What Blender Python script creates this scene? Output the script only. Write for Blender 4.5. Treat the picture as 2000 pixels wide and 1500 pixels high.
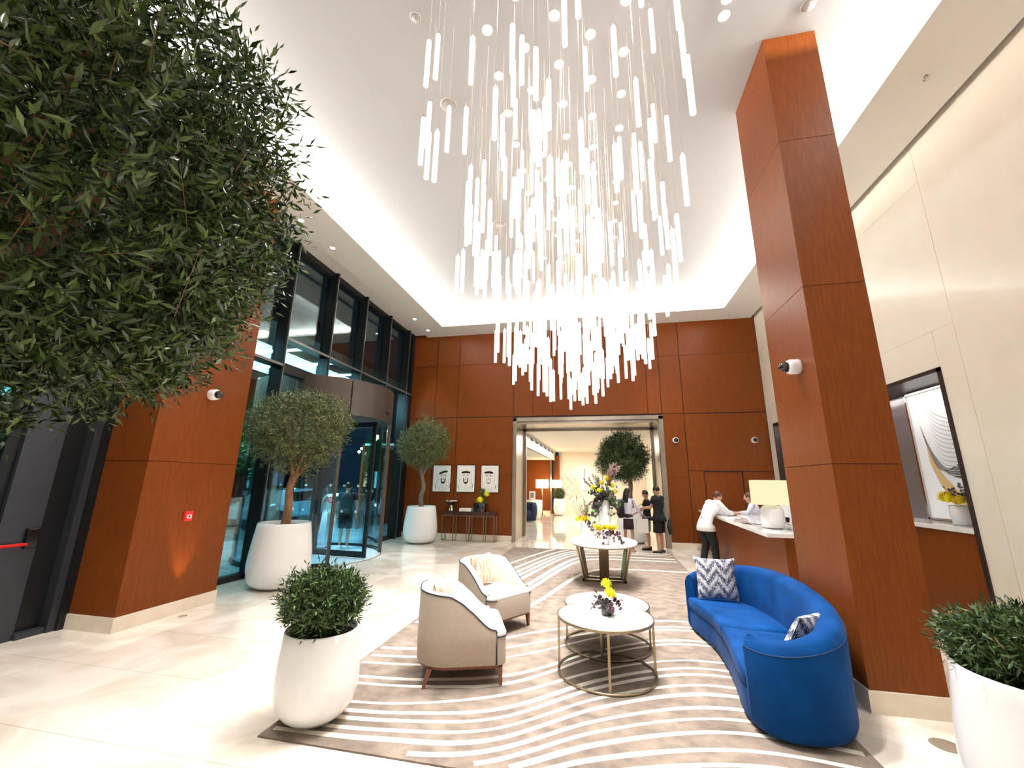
import bpy, bmesh, math, random
import numpy as np
from mathutils import Vector, Matrix, Euler
PI = math.pi
S = bpy.context.scene
C = S.collection
for o in list(bpy.data.objects): bpy.data.objects.remove(o)
random.seed(7); RNG = np.random.default_rng(11)

# ------------------------------------------------------------------ camera
F_PX, PITCH, YAW, ROLL = 801.4, 0.233417, 0.209943, 0.013493
cp, sp, cy, sy, cr, sr = (math.cos(PITCH), math.sin(PITCH), math.cos(YAW), math.sin(YAW), math.cos(ROLL), math.sin(ROLL))
fw = Vector((-sy*cp, cy*cp, sp)); rt = Vector((cy, sy, 0)); up = rt.cross(fw)
ax = rt*cr + up*sr; ay = -rt*sr + up*cr
cam_d = bpy.data.cameras.new('camera'); cam = bpy.data.objects.new('camera', cam_d); C.objects.link(cam)
cam.matrix_world = Matrix(((ax.x, ay.x, -fw.x, 0), (ax.y, ay.y, -fw.y, 0), (ax.z, ay.z, -fw.z, 1.8), (0, 0, 0, 1)))
cam_d.sensor_width = 36; cam_d.sensor_fit = 'HORIZONTAL'; cam_d.lens = F_PX*36/2000
cam_d.clip_start = .05; cam_d.clip_end = 200
S.camera = cam
S.view_settings.view_transform = 'Standard'; S.view_settings.look = 'None'
S.view_settings.exposure = 0.80; S.view_settings.gamma = 1; S.view_settings.use_curve_mapping = False

# ------------------------------------------------------------------ world (night) and lamps
w = bpy.data.worlds.new('night'); S.world = w; w.use_nodes = True
bg = w.node_tree.nodes['Background']; bg.inputs[0].default_value = (.02, .035, .055, 1); bg.inputs[1].default_value = .35
WARM = (1, .955, .885); SOFTW = (1, .985, .965)
def lamp(name, kind, loc, energy, color=SOFTW, aim=None, size=.1, size_y=None, angle=None, blend=.5, spread=None):
    d = bpy.data.lights.new(name, kind); o = bpy.data.objects.new(name, d); C.objects.link(o)
    o.location = loc; d.energy = energy; d.color = color
    if kind == 'AREA':
        d.shape = 'RECTANGLE'; d.size = size; d.size_y = size_y or size
        if spread: d.spread = spread
    else: d.shadow_soft_size = size
    if kind == 'SPOT': d.spot_size = angle; d.spot_blend = blend
    if aim is not None:
        o.rotation_euler = (Vector(aim)-Vector(loc)).to_track_quat('-Z', 'Y').to_euler()
    return o
CZ = 7.06      # upper ceiling
# cove strips lying in the slot above the soffit
K_COVE = .55
def strip_lamp(name, loc, sx, sy_, inward, e):
    o = lamp(name, 'AREA', loc, e*K_COVE, WARM, (loc[0]+inward[0], loc[1]+inward[1], loc[2]+.55), sx, sy_)
    d = Vector((inward[0], inward[1], .55)).normalized(); side = Vector((-inward[1], inward[0], 0)).normalized()
    z = -d; x = side; y = z.cross(x)
    m = Matrix((x, y, z)).transposed().to_4x4(); m.translation = Vector(loc); o.matrix_world = m
strip_lamp('cove_lamp_left', (-5.33, 4.0, 6.90), 16.0, .05, (1, 0), 1500)
strip_lamp('cove_lamp_right', (4.03, 4.0, 6.90), 16.0, .05, (-1, 0), 1500)
strip_lamp('cove_lamp_back', (-.65, 12.53, 6.90), 8.6, .05, (0, -1), 850)
# beams of the small downlights among the pendants
SPOTS = []
for xi, X in enumerate((-1.135, -.735, -.335, .07, .47)):
    for k in range(11):
        Y = (3.06 if xi % 2 == 0 else 3.35) + k*.582
        if Y < 9.6: SPOTS.append((X, Y))
for (X, Y) in SPOTS[::3]:
    lamp('downlight_beam', 'SPOT', (X, Y, CZ-.05), 330, SOFTW, (X, Y, 0), .04, angle=math.radians(62), blend=.7)
SOFF = [(-5.69, 6.204), (-5.69, 7.219), (-5.66, 11.42), (-5.64, 12.45), (-5.69, 1.9), (-5.69, 3.1)]
for (X, Y) in SOFF:
    lamp('soffit_beam', 'SPOT', (X, Y, 6.81), 170, SOFTW, (X+.1, Y, 0), .04, angle=math.radians(50), blend=.6)
for (X, Y, e) in ((-3.9, 2.6, 450), (-3.9, 4.1, 450), (-3.9, 7.9, 450), (2.9, 9.6, 420), (2.9, 10.6, 420), (-3.6, 11, 380), (-1.6, 1.6, 260), (-3, -.6, 260), (1.86, 12.0, 380), (3.5, 3.7, 260)):
    lamp('ceiling_beam', 'SPOT', (X, Y, CZ-.05), e*.62, SOFTW, (X, Y, 0), .05, angle=math.radians(66), blend=.7)
# warm uplights set in the floor at the wood columns
lamp('uplight_beam', 'SPOT', (-5.50, 5.0, .03), 45, (1, .62, .28), (-5.68, 5.0, 1.4), .02, angle=math.radians(34), blend=.6)
lamp('uplight_beam', 'SPOT', (1.93, 4.62, .03), 30, (1, .80, .55), (2.1, 4.62, 1.2), .02, angle=math.radians(60), blend=.6)
# reception niche, inner hall, outside
lamp('niche_lamp', 'AREA', (5.12, 9.8, 3.42), 140, SOFTW, (5.12, 9.8, 0), .4, 5.4)
lamp('hall_lamp', 'AREA', (-1.2, 20.0, 3.5), 300, (1, .93, .84), (-1.2, 20, 0), 4.5, 9)
lamp('passage_lamp', 'SPOT', (-1.2, 13.9, 3.6), 120, SOFTW, (-.6, 13.9, 0), .05, angle=math.radians(100), blend=.8)
lamp('hall_wall_lamp', 'SPOT', (-1.0, 24.6, 3.5), 45, SOFTW, (-1.0, 25.9, 1.2), .05, angle=math.radians(80), blend=.8)
lamp('canopy_lamp', 'AREA', (-8.7, 9.2, 4.9), 1100, (.45, .85, 1.0), (-8.7, 9.2, 0), 2.2, 6)
lamp('drum_fill_light', 'SPOT', (-6.95, 9.9, 3.2), 260, (.75, .93, 1), (-6.95, 9.9, 0), .08, angle=math.radians(100), blend=.8)  # added spot without a fixture, brightens the figures inside the drum
lamp('street_lamp_glow', 'POINT', (-16, 9, 4.0), 500, (.75, 1, .55), size=.3)
lamp('street_lamp_glow', 'POINT', (-14, 16, 4.0), 500, (.65, 1, .7), size=.3)
lamp('back_of_room_lamp', 'AREA', (-.6, -3.0, 6.9), 50, SOFTW, (-.6, -3.0, 0), 6, 4)

# ------------------------------------------------------------------ mesh helpers
class MB:
    def __init__(s): s.v = []; s.f = []; s.m = []; s.sm = []
    def add(s, vs, fs, mi=0, smooth=False):
        b = len(s.v); s.v += [tuple(v) for v in vs]
        for f in fs: s.f.append(tuple(b+i for i in f)); s.m.append(mi); s.sm.append(smooth)
    def box(s, lo, hi, mi=0, rz=0, piv=None):
        (x0, y0, z0), (x1, y1, z1) = lo, hi
        vs = [(x, y, z) for z in (z0, z1) for y in (y0, y1) for x in (x0, x1)]
        if rz:
            px, py = piv if piv else ((x0+x1)/2, (y0+y1)/2); c, n = math.cos(rz), math.sin(rz)
            vs = [(px+(x-px)*c-(y-py)*n, py+(x-px)*n+(y-py)*c, z) for x, y, z in vs]
        s.add(vs, [(0, 2, 3, 1), (4, 5, 7, 6), (0, 1, 5, 4), (2, 6, 7, 3), (0, 4, 6, 2), (1, 3, 7, 5)], mi)
        return s
    def bx(s, c, d, mi=0, rz=0):
        return s.box([c[i]-d[i]/2 for i in range(3)], [c[i]+d[i]/2 for i in range(3)], mi, rz)
    def sweep(s, pts, rads, n=10, mi=0, closed=False, hint=(0, 0, 1), smooth=True, cap=True):
        pts = [Vector(p) for p in pts]; N = len(pts)
        rads = [(r, r) if not hasattr(r, '__len__') else r for r in (rads if hasattr(rads, '__len__') and len(rads) == N else [rads]*N)]
        b = len(s.v); vs = []; prev = None
        for i, p in enumerate(pts):
            a = pts[(i-1) % N] if (closed or i > 0) else p; c = pts[(i+1) % N] if (closed or i < N-1) else p
            t = (c-a); t = t.normalized() if t.length > 1e-9 else Vector((0, 0, 1))
            h = prev if prev is not None else Vector(hint)
            x = h - t*h.dot(t)
            if x.length < 1e-3: h = Vector((1, 0, 0)); x = h - t*h.dot(t)
            if x.length < 1e-3: h = Vector((0, 1, 0)); x = h - t*h.dot(t)
            x.normalize(); y = t.cross(x); prev = x
            for k in range(n):
                th = 2*PI*k/n; q = p + x*(math.cos(th)*rads[i][0]) + y*(math.sin(th)*rads[i][1]); vs.append(q)
        fs = []
        for i in range(N if closed else N-1):
            j = (i+1) % N
            for k in range(n): l = (k+1) % n; fs.append((i*n+k, i*n+l, j*n+l, j*n+k))
        if cap and not closed: fs += [tuple(reversed(range(n))), tuple(range((N-1)*n, N*n))]
        s.add(vs, fs, mi, smooth); return s
    def cyl(s, p0, p1, r0, r1=None, n=16, mi=0, smooth=True):
        return s.sweep([p0, p1], [r0, r0 if r1 is None else r1], n, mi, smooth=smooth)
    def lathe(s, prof, n=32, mi=0, c=(0, 0), smooth=True, mis=None):
        vs = []; fs = []
        for r, z in prof:
            for k in range(n): th = 2*PI*k/n; vs.append((c[0]+r*math.cos(th), c[1]+r*math.sin(th), z))
        b = len(s.v); s.v += vs
        for i in range(len(prof)-1):
            for k in range(n):
                l = (k+1) % n; s.f.append((b+i*n+k, b+i*n+l, b+(i+1)*n+l, b+(i+1)*n+k)); s.m.append(mis[i] if mis else mi); s.sm.append(smooth)
        if prof[0][0] > 1e-4: s.f.append(tuple(b+k for k in reversed(range(n)))); s.m.append(mis[0] if mis else mi); s.sm.append(False)
        if prof[-1][0] > 1e-4: s.f.append(tuple(b+(len(prof)-1)*n+k for k in range(n))); s.m.append(mis[-1] if mis else mi); s.sm.append(False)
        return s
    def ball(s, c, r, n=12, mi=0, rot=None, top=None):
        r = (r, r, r) if not hasattr(r, '__len__') else r; m = n//2+1; vs = []; fs = []
        for i in range(m+1):
            ph = PI*i/m
            for k in range(n):
                th = 2*PI*k/n; v = Vector((r[0]*math.sin(ph)*math.cos(th), r[1]*math.sin(ph)*math.sin(th), r[2]*math.cos(ph)))
                if rot: v = rot @ v
                vs.append(v+Vector(c))
        for i in range(m):
            for k in range(n): l = (k+1) % n; fs.append((i*n+k, (i+1)*n+k, (i+1)*n+l, i*n+l))
        s.add(vs, fs, mi, True); return s
    def prism(s, poly, z0, z1, mi=0, smooth=False):
        n = len(poly); vs = [(x, y, z0) for x, y in poly]+[(x, y, z1) for x, y in poly]
        s.add(vs, [tuple(reversed(range(n))), tuple(range(n, 2*n))], mi, False)
        b = len(s.v)-2*n
        for k in range(n): l = (k+1) % n; s.f.append((b+k, b+l, b+n+l, b+n+k)); s.m.append(mi); s.sm.append(smooth)
        return s
    def mesh(s, name, mats):
        me = bpy.data.meshes.new(name); me.from_pydata(s.v, [], s.f)
        for m in (mats if isinstance(mats, (list, tuple)) else [mats]): me.materials.append(m)
        me.polygons.foreach_set('material_index', s.m); me.polygons.foreach_set('use_smooth', s.sm); me.update(); me.validate()
        return me
def obj(name, mb, mats, parent=None, label=None, bevel=0, sub=0):
    me = mb.mesh(name, mats) if isinstance(mb, MB) else mb
    o = bpy.data.objects.new(name, me); C.objects.link(o)
    if parent: o.parent = parent
    if label: o['label'] = label
    if bevel:
        b = o.modifiers.new('bevel', 'BEVEL'); b.width = bevel; b.segments = 3; b.limit_method = 'ANGLE'; b.angle_limit = math.radians(40)
    if sub: m = o.modifiers.new('sub', 'SUBSURF'); m.levels = m.render_levels = sub
    return o
def thing(name, label, cat, loc=(0, 0, 0), rz=0, group=None):
    o = bpy.data.objects.new(name, None); C.objects.link(o); o.empty_display_size = .1
    o.location = loc; o.rotation_euler = (0, 0, rz); o['label'] = label; o['category'] = cat
    if group: o['group'] = group
    return o
def tag(o, label, cat, group=None, loc=None, rz=None):
    o['label'] = label; o['category'] = cat
    if group: o['group'] = group
    if loc is not None: o.location = loc
    if rz is not None: o.rotation_euler = (0, 0, rz)
    return o
def struct(name, mb, mats, parent=None, label=None, bevel=0):
    o = obj(name, mb, mats, parent, label, bevel)
    if not parent: o['kind'] = 'structure'
    return o
def kids(o): return [c for c in bpy.data.objects if c.parent == o]
def dup(root, loc, rz=0, label=None, group=None, scale=None):
    r = root.copy(); C.objects.link(r); r.location = loc; r.rotation_euler = (0, 0, rz)
    if label: r['label'] = label
    if group: r['group'] = group
    if scale: r.scale = scale
    for ch in kids(root):
        c = ch.copy(); C.objects.link(c); c.parent = r
        for g in kids(ch):
            d = g.copy(); C.objects.link(d); d.parent = c
    return r

# ------------------------------------------------------------------ materials
def mat(name, col, rough=.5, metal=0, spec=.5, emit=None, es=0, coat=0, sheen=0, noise=None, bump=None, trans=0, ior=1.45, alpha=1):
    m = bpy.data.materials.new(name); m.use_nodes = True; nt = m.node_tree; b = nt.nodes['Principled BSDF']
    b.inputs['Base Color'].default_value = (*col, 1); b.inputs['Roughness'].default_value = rough; b.inputs['Metallic'].default_value = metal
    b.inputs['Specular IOR Level'].default_value = spec; b.inputs['IOR'].default_value = ior
    if coat: b.inputs['Coat Weight'].default_value = coat; b.inputs['Coat Roughness'].default_value = .05
    if sheen: b.inputs['Sheen Weight'].default_value = sheen; b.inputs['Sheen Roughness'].default_value = .4
    if trans: b.inputs['Transmission Weight'].default_value = trans
    if emit: b.inputs['Emission Color'].default_value = (*emit, 1); b.inputs['Emission Strength'].default_value = es
    if noise:   # (scale vec, col2, detail)
        sc, c2, det = noise
        tc = nt.nodes.new('ShaderNodeTexCoord'); mp = nt.nodes.new('ShaderNodeMapping'); mp.inputs['Scale'].default_value = sc
        nz = nt.nodes.new('ShaderNodeTexNoise'); nz.inputs['Scale'].default_value = 1; nz.inputs['Detail'].default_value = det
        rp = nt.nodes.new('ShaderNodeValToRGB'); rp.color_ramp.elements[0].position = .35; rp.color_ramp.elements[1].position = .65
        rp.color_ramp.elements[0].color = (*col, 1); rp.color_ramp.elements[1].color = (*c2, 1)
        L = nt.links.new; L(tc.outputs['Object'], mp.inputs[0]); L(mp.outputs[0], nz.inputs['Vector']); L(nz.outputs['Fac'], rp.inputs[0]); L(rp.outputs[0], b.inputs['Base Color'])
    if bump:    # (scale, strength)
        tc = nt.nodes.new('ShaderNodeTexCoord'); nz = nt.nodes.new('ShaderNodeTexNoise'); nz.inputs['Scale'].default_value = bump[0]; nz.inputs['Detail'].default_value = 3
        bp = nt.nodes.new('ShaderNodeBump'); bp.inputs['Strength'].default_value = bump[1]; bp.inputs['Distance'].default_value = .01
        nt.links.new(tc.outputs['Object'], nz.inputs['Vector']); nt.links.new(nz.outputs['Fac'], bp.inputs['Height']); nt.links.new(bp.outputs[0], b.inputs['Normal'])
    return m
def glow(name, col, s, sample=False):
    m = bpy.data.materials.new(name); m.use_nodes = True; nt = m.node_tree; nt.nodes.clear()
    e = nt.nodes.new('ShaderNodeEmission'); e.inputs[0].default_value = (*col, 1); e.inputs[1].default_value = s
    o = nt.nodes.new('ShaderNodeOutputMaterial'); nt.links.new(e.outputs[0], o.inputs[0])
    if not sample: m.cycles.emission_sampling = 'NONE'
    return m
def glass(name, tint, refl=1.0, ior=1.5):
    m = bpy.data.materials.new(name); m.use_nodes = True; nt = m.node_tree; nt.nodes.clear(); L = nt.links.new
    t = nt.nodes.new('ShaderNodeBsdfTransparent'); t.inputs[0].default_value = (*tint, 1)
    g = nt.nodes.new('ShaderNodeBsdfGlossy'); g.inputs['Roughness'].default_value = .01; g.inputs[0].default_value = (refl, refl, refl, 1)
    lw = nt.nodes.new('ShaderNodeLayerWeight'); lw.inputs['Blend'].default_value = .35
    mt = nt.nodes.new('ShaderNodeMath'); mt.operation = 'MULTIPLY_ADD'; mt.inputs[1].default_value = .45; mt.inputs[2].default_value = .03
    mx = nt.nodes.new('ShaderNodeMixShader'); o = nt.nodes.new('ShaderNodeOutputMaterial')
    L(lw.outputs['Fresnel'], mt.inputs[0]); L(mt.outputs[0], mx.inputs[0]); L(t.outputs[0], mx.inputs[1]); L(g.outputs[0], mx.inputs[2]); L(mx.outputs[0], o.inputs[0])
    return m
WOOD = mat('cherry_veneer', (.165, .039, .0065), .36, spec=.20, noise=((70, 70, 5), (.20, .051, .009), 5))
WOODD = mat('shadow_gap', (.03, .008, .004), .6)
LEGW = mat('walnut_leg', (.16, .055, .025), .4, noise=((60, 60, 8), (.22, .08, .035), 3))
DARKW = mat('dark_lacquer', (.05, .014, .012), .25, coat=.3)
CEIL = mat('ceiling_paint', (.55, .55, .56), .9)
SOFFM = mat('soffit_paint', (.88, .85, .80), .8)
CREAM = mat('cream_polished_plaster', (.88, .81, .69), .22, coat=.2, noise=((2.5, 2.5, 1.5), (.90, .84, .73), 4))
STONE = mat('cream_stone', (.80, .69, .55), .3, noise=((5, 5, 5), (.86, .77, .64), 4))
BLACKM = mat('black_aluminium', (.012, .014, .016), .35, metal=.3)
GREYM = mat('grey_aluminium', (.055, .06, .075), .4, metal=.5)
FRAMEG = mat('mullion_nose_grey', (.16, .16, .15), .4, metal=.5)
BRONZE = mat('champagne_bronze', (.33, .26, .17), .28, metal=.9)
PORTAL = mat('brushed_steel_portal', (.42, .38, .32), .28, metal=.85, noise=((1.5, 30, 1.2), (.30, .27, .23), 3))
FASCIA = mat('drum_fascia_brown', (.085, .066, .055), .4, metal=.4)
WHITE = mat('white_gloss', (.86, .86, .87), .22, coat=.4)
MARBLEW = mat('white_marble_top', (.88, .87, .86), .12, coat=.4, noise=((6, 6, 6), (.80, .79, .78), 6))
SOIL = mat('soil', (.03, .018, .012), .9, bump=(60, .8))
BARK = mat('bark', (.20, .095, .045), .8, noise=((30, 30, 6), (.30, .16, .08), 4), bump=(50, .8))
BARKG = mat('grey_bark', (.17, .12, .085), .8, noise=((30, 30, 6), (.27, .20, .15), 4), bump=(50, .8))
GLASSU = glass('dark_glazing', (.55, .66, .66))
GLASSC = glass('blue_tint_curved_glass', (.80, .95, 1.0), .7)
FAB = mat('oatmeal_fabric', (.47, .39, .32), .9, sheen=.1, noise=((260, 260, 260), (.37, .30, .24), 2), bump=(400, .25))
FABS = mat('ivory_seat_fabric', (.70, .66, .61), .9, sheen=.05, bump=(300, .15))
PIPE = mat('navy_piping', (.012, .014, .03), .6)
BLUE = mat('royal_blue_velvet', (.001, .050, .20), .75, spec=.1, sheen=.03, noise=((5, 5, 5), (.0008, .038, .155), 3), bump=(250, .12))
BLUED = mat('navy_seam', (.004, .02, .08), .8)
SKIN = mat('skin_light', (.55, .30, .20), .5); SKIN2 = mat('skin_tan', (.40, .20, .12), .5)
HAIR = mat('black_hair', (.008, .006, .006), .4); HAIRB = mat('brown_hair', (.09, .03, .018), .5)
CBLACK = mat('black_cloth', (.010, .010, .012), .85); CWHITE = mat('white_cloth', (.85, .85, .86), .8); CGREY = mat('grey_cloth', (.22, .23, .22), .85)
CLAV = mat('pale_lilac_cloth', (.70, .70, .80), .8); CPLUM = mat('dark_plum_cloth', (.03, .012, .025), .85); CCREAM = mat('cream_cloth', (.72, .66, .55), .8)
YEL = mat('yellow_petal', (.86, .78, .02), .6); YELD = mat('deep_yellow_petal', (.70, .50, .01), .6)
DGL = mat('dusky_leaf', (.10, .085, .09), .6); PURP = mat('plum_leaf', (.09, .035, .055), .6); GRN = mat('flower_greens', (.05, .12, .03), .6); PINKB = mat('mauve_plume', (.35, .24, .22), .8)
LIT = glow('lamp_shade_glow', (1, .80, .48), 3.2); SHADEY = glow('lit_cream_shade', (1, .95, .58), .56)
LENS = glow('downlight_lens', (1, .93, .82), 60)
RED = mat('red_plastic', (.75, .03, .03), .4); SILV = mat('polished_silver', (.6, .57, .52), .15, metal=1)
SMOKE = mat('smoked_glass', (.03, .03, .025), .05, coat=.6); BLKG = mat('black_gloss', (.006, .006, .008), .08, coat=.5)
PAPER = mat('white_paper', (.85, .84, .80), .7); INK = mat('ink', (.015, .013, .013), .8); INKG = mat('grey_ink', (.30, .28, .26), .8); INKT = mat('tan_ink', (.55, .42, .30), .8)

def leafmat(name, c1, c2, rough=.42):
    m = mat(name, c1, rough, coat=.15); nt = m.node_tree; b = nt.nodes['Principled BSDF']
    g = nt.nodes.new('ShaderNodeNewGeometry'); rp = nt.nodes.new('ShaderNodeValToRGB')
    e = rp.color_ramp.elements; e[0].color = (*c1, 1); e[1].color = (*c2, 1)
    x = e.new(.72); x.color = (*[(a+bb)/2*.9 for a, bb in zip(c1, c2)], 1)
    nt.links.new(g.outputs['Random Per Island'], rp.inputs[0]); nt.links.new(rp.outputs[0], b.inputs['Base Color'])
    return m
LEAF = leafmat('olive_leaf', (.010, .028, .005), (.12, .19, .04), .26)
LEAFG = leafmat('grey_olive_leaf', (.045, .062, .015), (.27, .30, .10))
LEAFB = leafmat('bush_leaf', (.012, .036, .008), (.11, .19, .045), .35)
LEAFO = leafmat('street_tree_leaf', (.02, .08, .02), (.10, .30, .05))
# ------------------------------------------------------------------ floor
def floor_mat():
    m = mat('polished_cream_marble', (.80, .72, .62), .07, coat=.3); nt = m.node_tree; b = nt.nodes['Principled BSDF']; L = nt.links.new
    tc = nt.nodes.new('ShaderNodeTexCoord'); nz = nt.nodes.new('ShaderNodeTexNoise'); nz.inputs['Scale'].default_value = 1.3; nz.inputs['Detail'].default_value = 8; nz.inputs['Distortion'].default_value = 1.2
    rp = nt.nodes.new('ShaderNodeValToRGB'); rp.color_ramp.elements[0].color = (.68, .59, .49, 1); rp.color_ramp.elements[1].color = (.84, .77, .68, 1); rp.color_ramp.elements[0].position = .38; rp.color_ramp.elements[1].position = .6
    br = nt.nodes.new('ShaderNodeTexBrick'); br.offset = .5; br.inputs['Scale'].default_value = 1; br.inputs['Brick Width'].default_value = 1.8; br.inputs['Row Height'].default_value = .9; br.inputs['Mortar Size'].default_value = .004
    br.inputs['Color1'].default_value = (1, 1, 1, 1); br.inputs['Color2'].default_value = (.96, .96, .96, 1); br.inputs['Mortar'].default_value = (.72, .68, .62, 1)
    mx = nt.nodes.new('ShaderNodeMix'); mx.data_type = 'RGBA'; mx.blend_type = 'MULTIPLY'; mx.inputs[0].default_value = 1
    L(tc.outputs['Object'], nz.inputs['Vector']); L(tc.outputs['Object'], br.inputs['Vector']); L(nz.outputs['Fac'], rp.inputs[0]); L(rp.outputs[0], mx.inputs[6]); L(br.outputs[0], mx.inputs[7]); L(mx.outputs[2], b.inputs['Base Color'])
    return m
FLOOR = floor_mat()
struct('floor', MB().box((-6.55, -6, -.1), (8, 31, 0)), FLOOR)
# ------------------------------------------------------------------ ceilings
struct('ceiling', MB().box((-6.6, -6, CZ), (5.2, 13.3, CZ+.1)), CEIL)
m = MB()
m.box((-5.95, -6, 6.84), (-5.03, 13.15, 6.885)); m.box((3.73, -6, 6.84), (4.73, 13.15, 6.885)); m.box((-5.03, 12.23, 6.84), (3.73, 13.15, 6.885))
m.box((-5.62, -6, 6.885), (-5.58, 12.8, CZ)); m.box((4.28, -6, 6.885), (4.32, 12.8, CZ)); m.box((-5.6, 12.78, 6.885), (4.3, 12.82, CZ))
m.box((-6.5, -6, 6.93), (-5.95, 13.15, 6.95))
struct('trim_1', m, SOFFM)
# ------------------------------------------------------------------ back wall of veneer panels with shadow gaps
def panels(m, cells, y0, y1, gap=.008):
    for (x0, x1, z0, z1) in cells: m.box((x0+gap, y0, z0+gap*.6), (x1-gap, y1, z1-gap*.6), 0)
m = MB()
m.box((-6.5, 13.17, 0), (-2.70, 13.24, 7.1), 1); m.box((1.84, 13.17, 0), (4.95, 13.24, 7.1), 1); m.box((-2.70, 13.17, 3.83), (1.84, 13.24, 7.1), 1)
struct('wall_passage_left', MB().box((-2.9, 13.24, 0), (-2.70, 14.7, 3.9)), WOODD); struct('wall_passage_right', MB().box((1.84, 13.24, 0), (2.04, 14.7, 3.9)), WOODD); struct('ceiling_passage', MB().box((-2.9, 13.24, 3.73), (2.04, 14.7, 3.9)), WOODD)
ux = [-6.5, -6.43, -5.51, -4.70, -2.74, -2.09, -1.45, 1.51, 1.92, 2.55, 4.82]
cells = []
for a, b in zip(ux, ux[1:]): cells += [(a, b, 3.895, 5.73), (a, b, 5.732, 6.9)]
for a, b in ((-6.5, -5.51), (-5.51, -4.70), (-4.70, -2.74), (1.92, 2.55)): cells += [(a, b, .16, 1.985), (a, b, 1.987, 3.88)]
cells += [(2.55, 2.97, .16, 2.17), (2.98, 3.99, .16, 2.15), (4.0, 4.82, .16, 2.17), (2.55, 4.82, 2.175, 3.88)]
for (x0, x1, z0, z1) in cells:
    hair = .0025 if (z1-5.73) ** 2 < .001 or (z0-5.73) ** 2 < .001 or z0 in (.16, 1.987) else .009
    m.box((x0+.009, 13.15, z0+hair), (x1-.009, 13.18, z1-hair), 0)
struct('wall_back', m, [WOOD, WOODD])
m = MB(); m.box((2.97, 13.135, 2.155), (3.99, 13.17, 2.185)); struct('trim_2', m, WOODD)
# base boards in stone
struct('baseboard_back', MB().box((-6.5, 13.13, 0), (-2.74, 13.16, .165)).box((1.93, 13.13, 0), (4.82, 13.16, .165)), STONE)
# steel portal lining the opening
m = MB()
m.box((-2.74, 13.10, 0), (-2.62, 13.20, 3.83)); m.box((1.80, 13.10, 0), (1.93, 13.20, 3.83)); m.box((-2.74, 13.10, 3.72), (1.93, 13.20, 3.84))
m.box((-2.70, 13.2, 0), (-2.64, 14.72, 3.72)); m.box((1.78, 13.2, 0), (1.84, 14.72, 3.72)); m.box((-2.7, 13.2, 3.64), (1.84, 14.72, 3.72))
m.box((-2.64, 14.60, 0), (-2.56, 14.72, 3.64)); m.box((1.70, 14.60, 0), (1.78, 14.72, 3.64)); m.box((-2.64, 14.6, 3.56), (1.78, 14.72, 3.64))
struct('trim_3', m, PORTAL, bevel=.004)
# ------------------------------------------------------------------ right wall with the reception niche
m = MB(); g = .003
m.box((4.84, -6, 0), (4.86, 6.78, 7.1), 1); m.box((4.84, 6.78, 3.50), (4.86, 13.15, 7.1), 1); m.box((4.84, 12.78, 0), (4.86, 13.15, 3.5), 1)
for (a, b, z0, z1) in ((-6, 2.6, 0, 7.05), (2.6, 6.42, 0, 7.05), (6.42, 6.8, 0, 4.02), (6.8, 12.75, 3.48, 4.02), (6.42, 13.15, 4.02, 6.27), (6.42, 13.15, 6.27, 7.05), (12.75, 13.15, 0, 4.02)):
    m.box((4.82, a+g, z0), (4.85, b-g, z1-g), 0)
struct('wall_right', m, [CREAM, STONE])
m = MB()
m.box((4.80, 6.79, 0), (5.5, 6.85, 3.48)); m.box((4.80, 12.70, 0), (5.5, 12.76, 3.48)); m.box((4.80, 6.79, 3.42), (5.5, 12.76, 3.48))
struct('trim_4', m, mat('dark_bronze_reveal', (.055, .04, .035), .35, metal=.6))
m = MB(); m.box((5.46, 6.85, 1.2), (5.5, 12.7, 3.42)); struct('wall_niche', m, mat('grey_mirror_back', (.22, .20, .20), .18, metal=.5))
m = MB(); m.box((4.86, 6.85, 0), (4.9, 9.8, 1.2)); m.box((4.86, 9.81, 0), (4.9, 12.7, 1.2)); struct('wall_niche_lower', m, WOOD)
m = MB(); m.box((4.81, 6.85, 1.2), (5.46, 12.7, 1.27)); t = obj('ledge', m, MARBLEW, bevel=.004); tag(t, 'long white stone ledge under the feather artwork in the right wall niche', 'ledge')
# front wall, left wall behind the camera
struct('wall_front', MB().box((-6.6, -6.1, 0), (5.2, -6, 7.1)), CREAM)
struct('wall_left', MB().box((-6.7, -6, 0), (-6.6, 0.4, 7.1)), CREAM)
# ------------------------------------------------------------------ veneer columns
def column(n, x0, x1, y0, y1, top):
    m = MB(); zs = [.165, 2.0, 3.80, 5.58, top]
    m.box((x0+.012, y0+.012, 0), (x1-.012, y1-.012, top), 1)
    for a, b in zip(zs, zs[1:]): m.box((x0, y0, a+.003), (x1, y1, b-.003), 0)
    c = struct(n, m, [WOOD, WOODD])
    return c
c1 = column('wall_column_left', -6.42, -5.69, 4.29, 5.64, 6.94)
c2 = column('wall_column_right', 2.11, 2.67, 4.41, 5.44, CZ)
struct('baseboard_left', MB().box((-6.44, 4.27, 0), (-5.67, 5.65, .165)), STONE)
struct('baseboard_right', MB().box((2.095, 4.395, 0), (2.685, 5.455, .165)), STONE)
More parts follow.
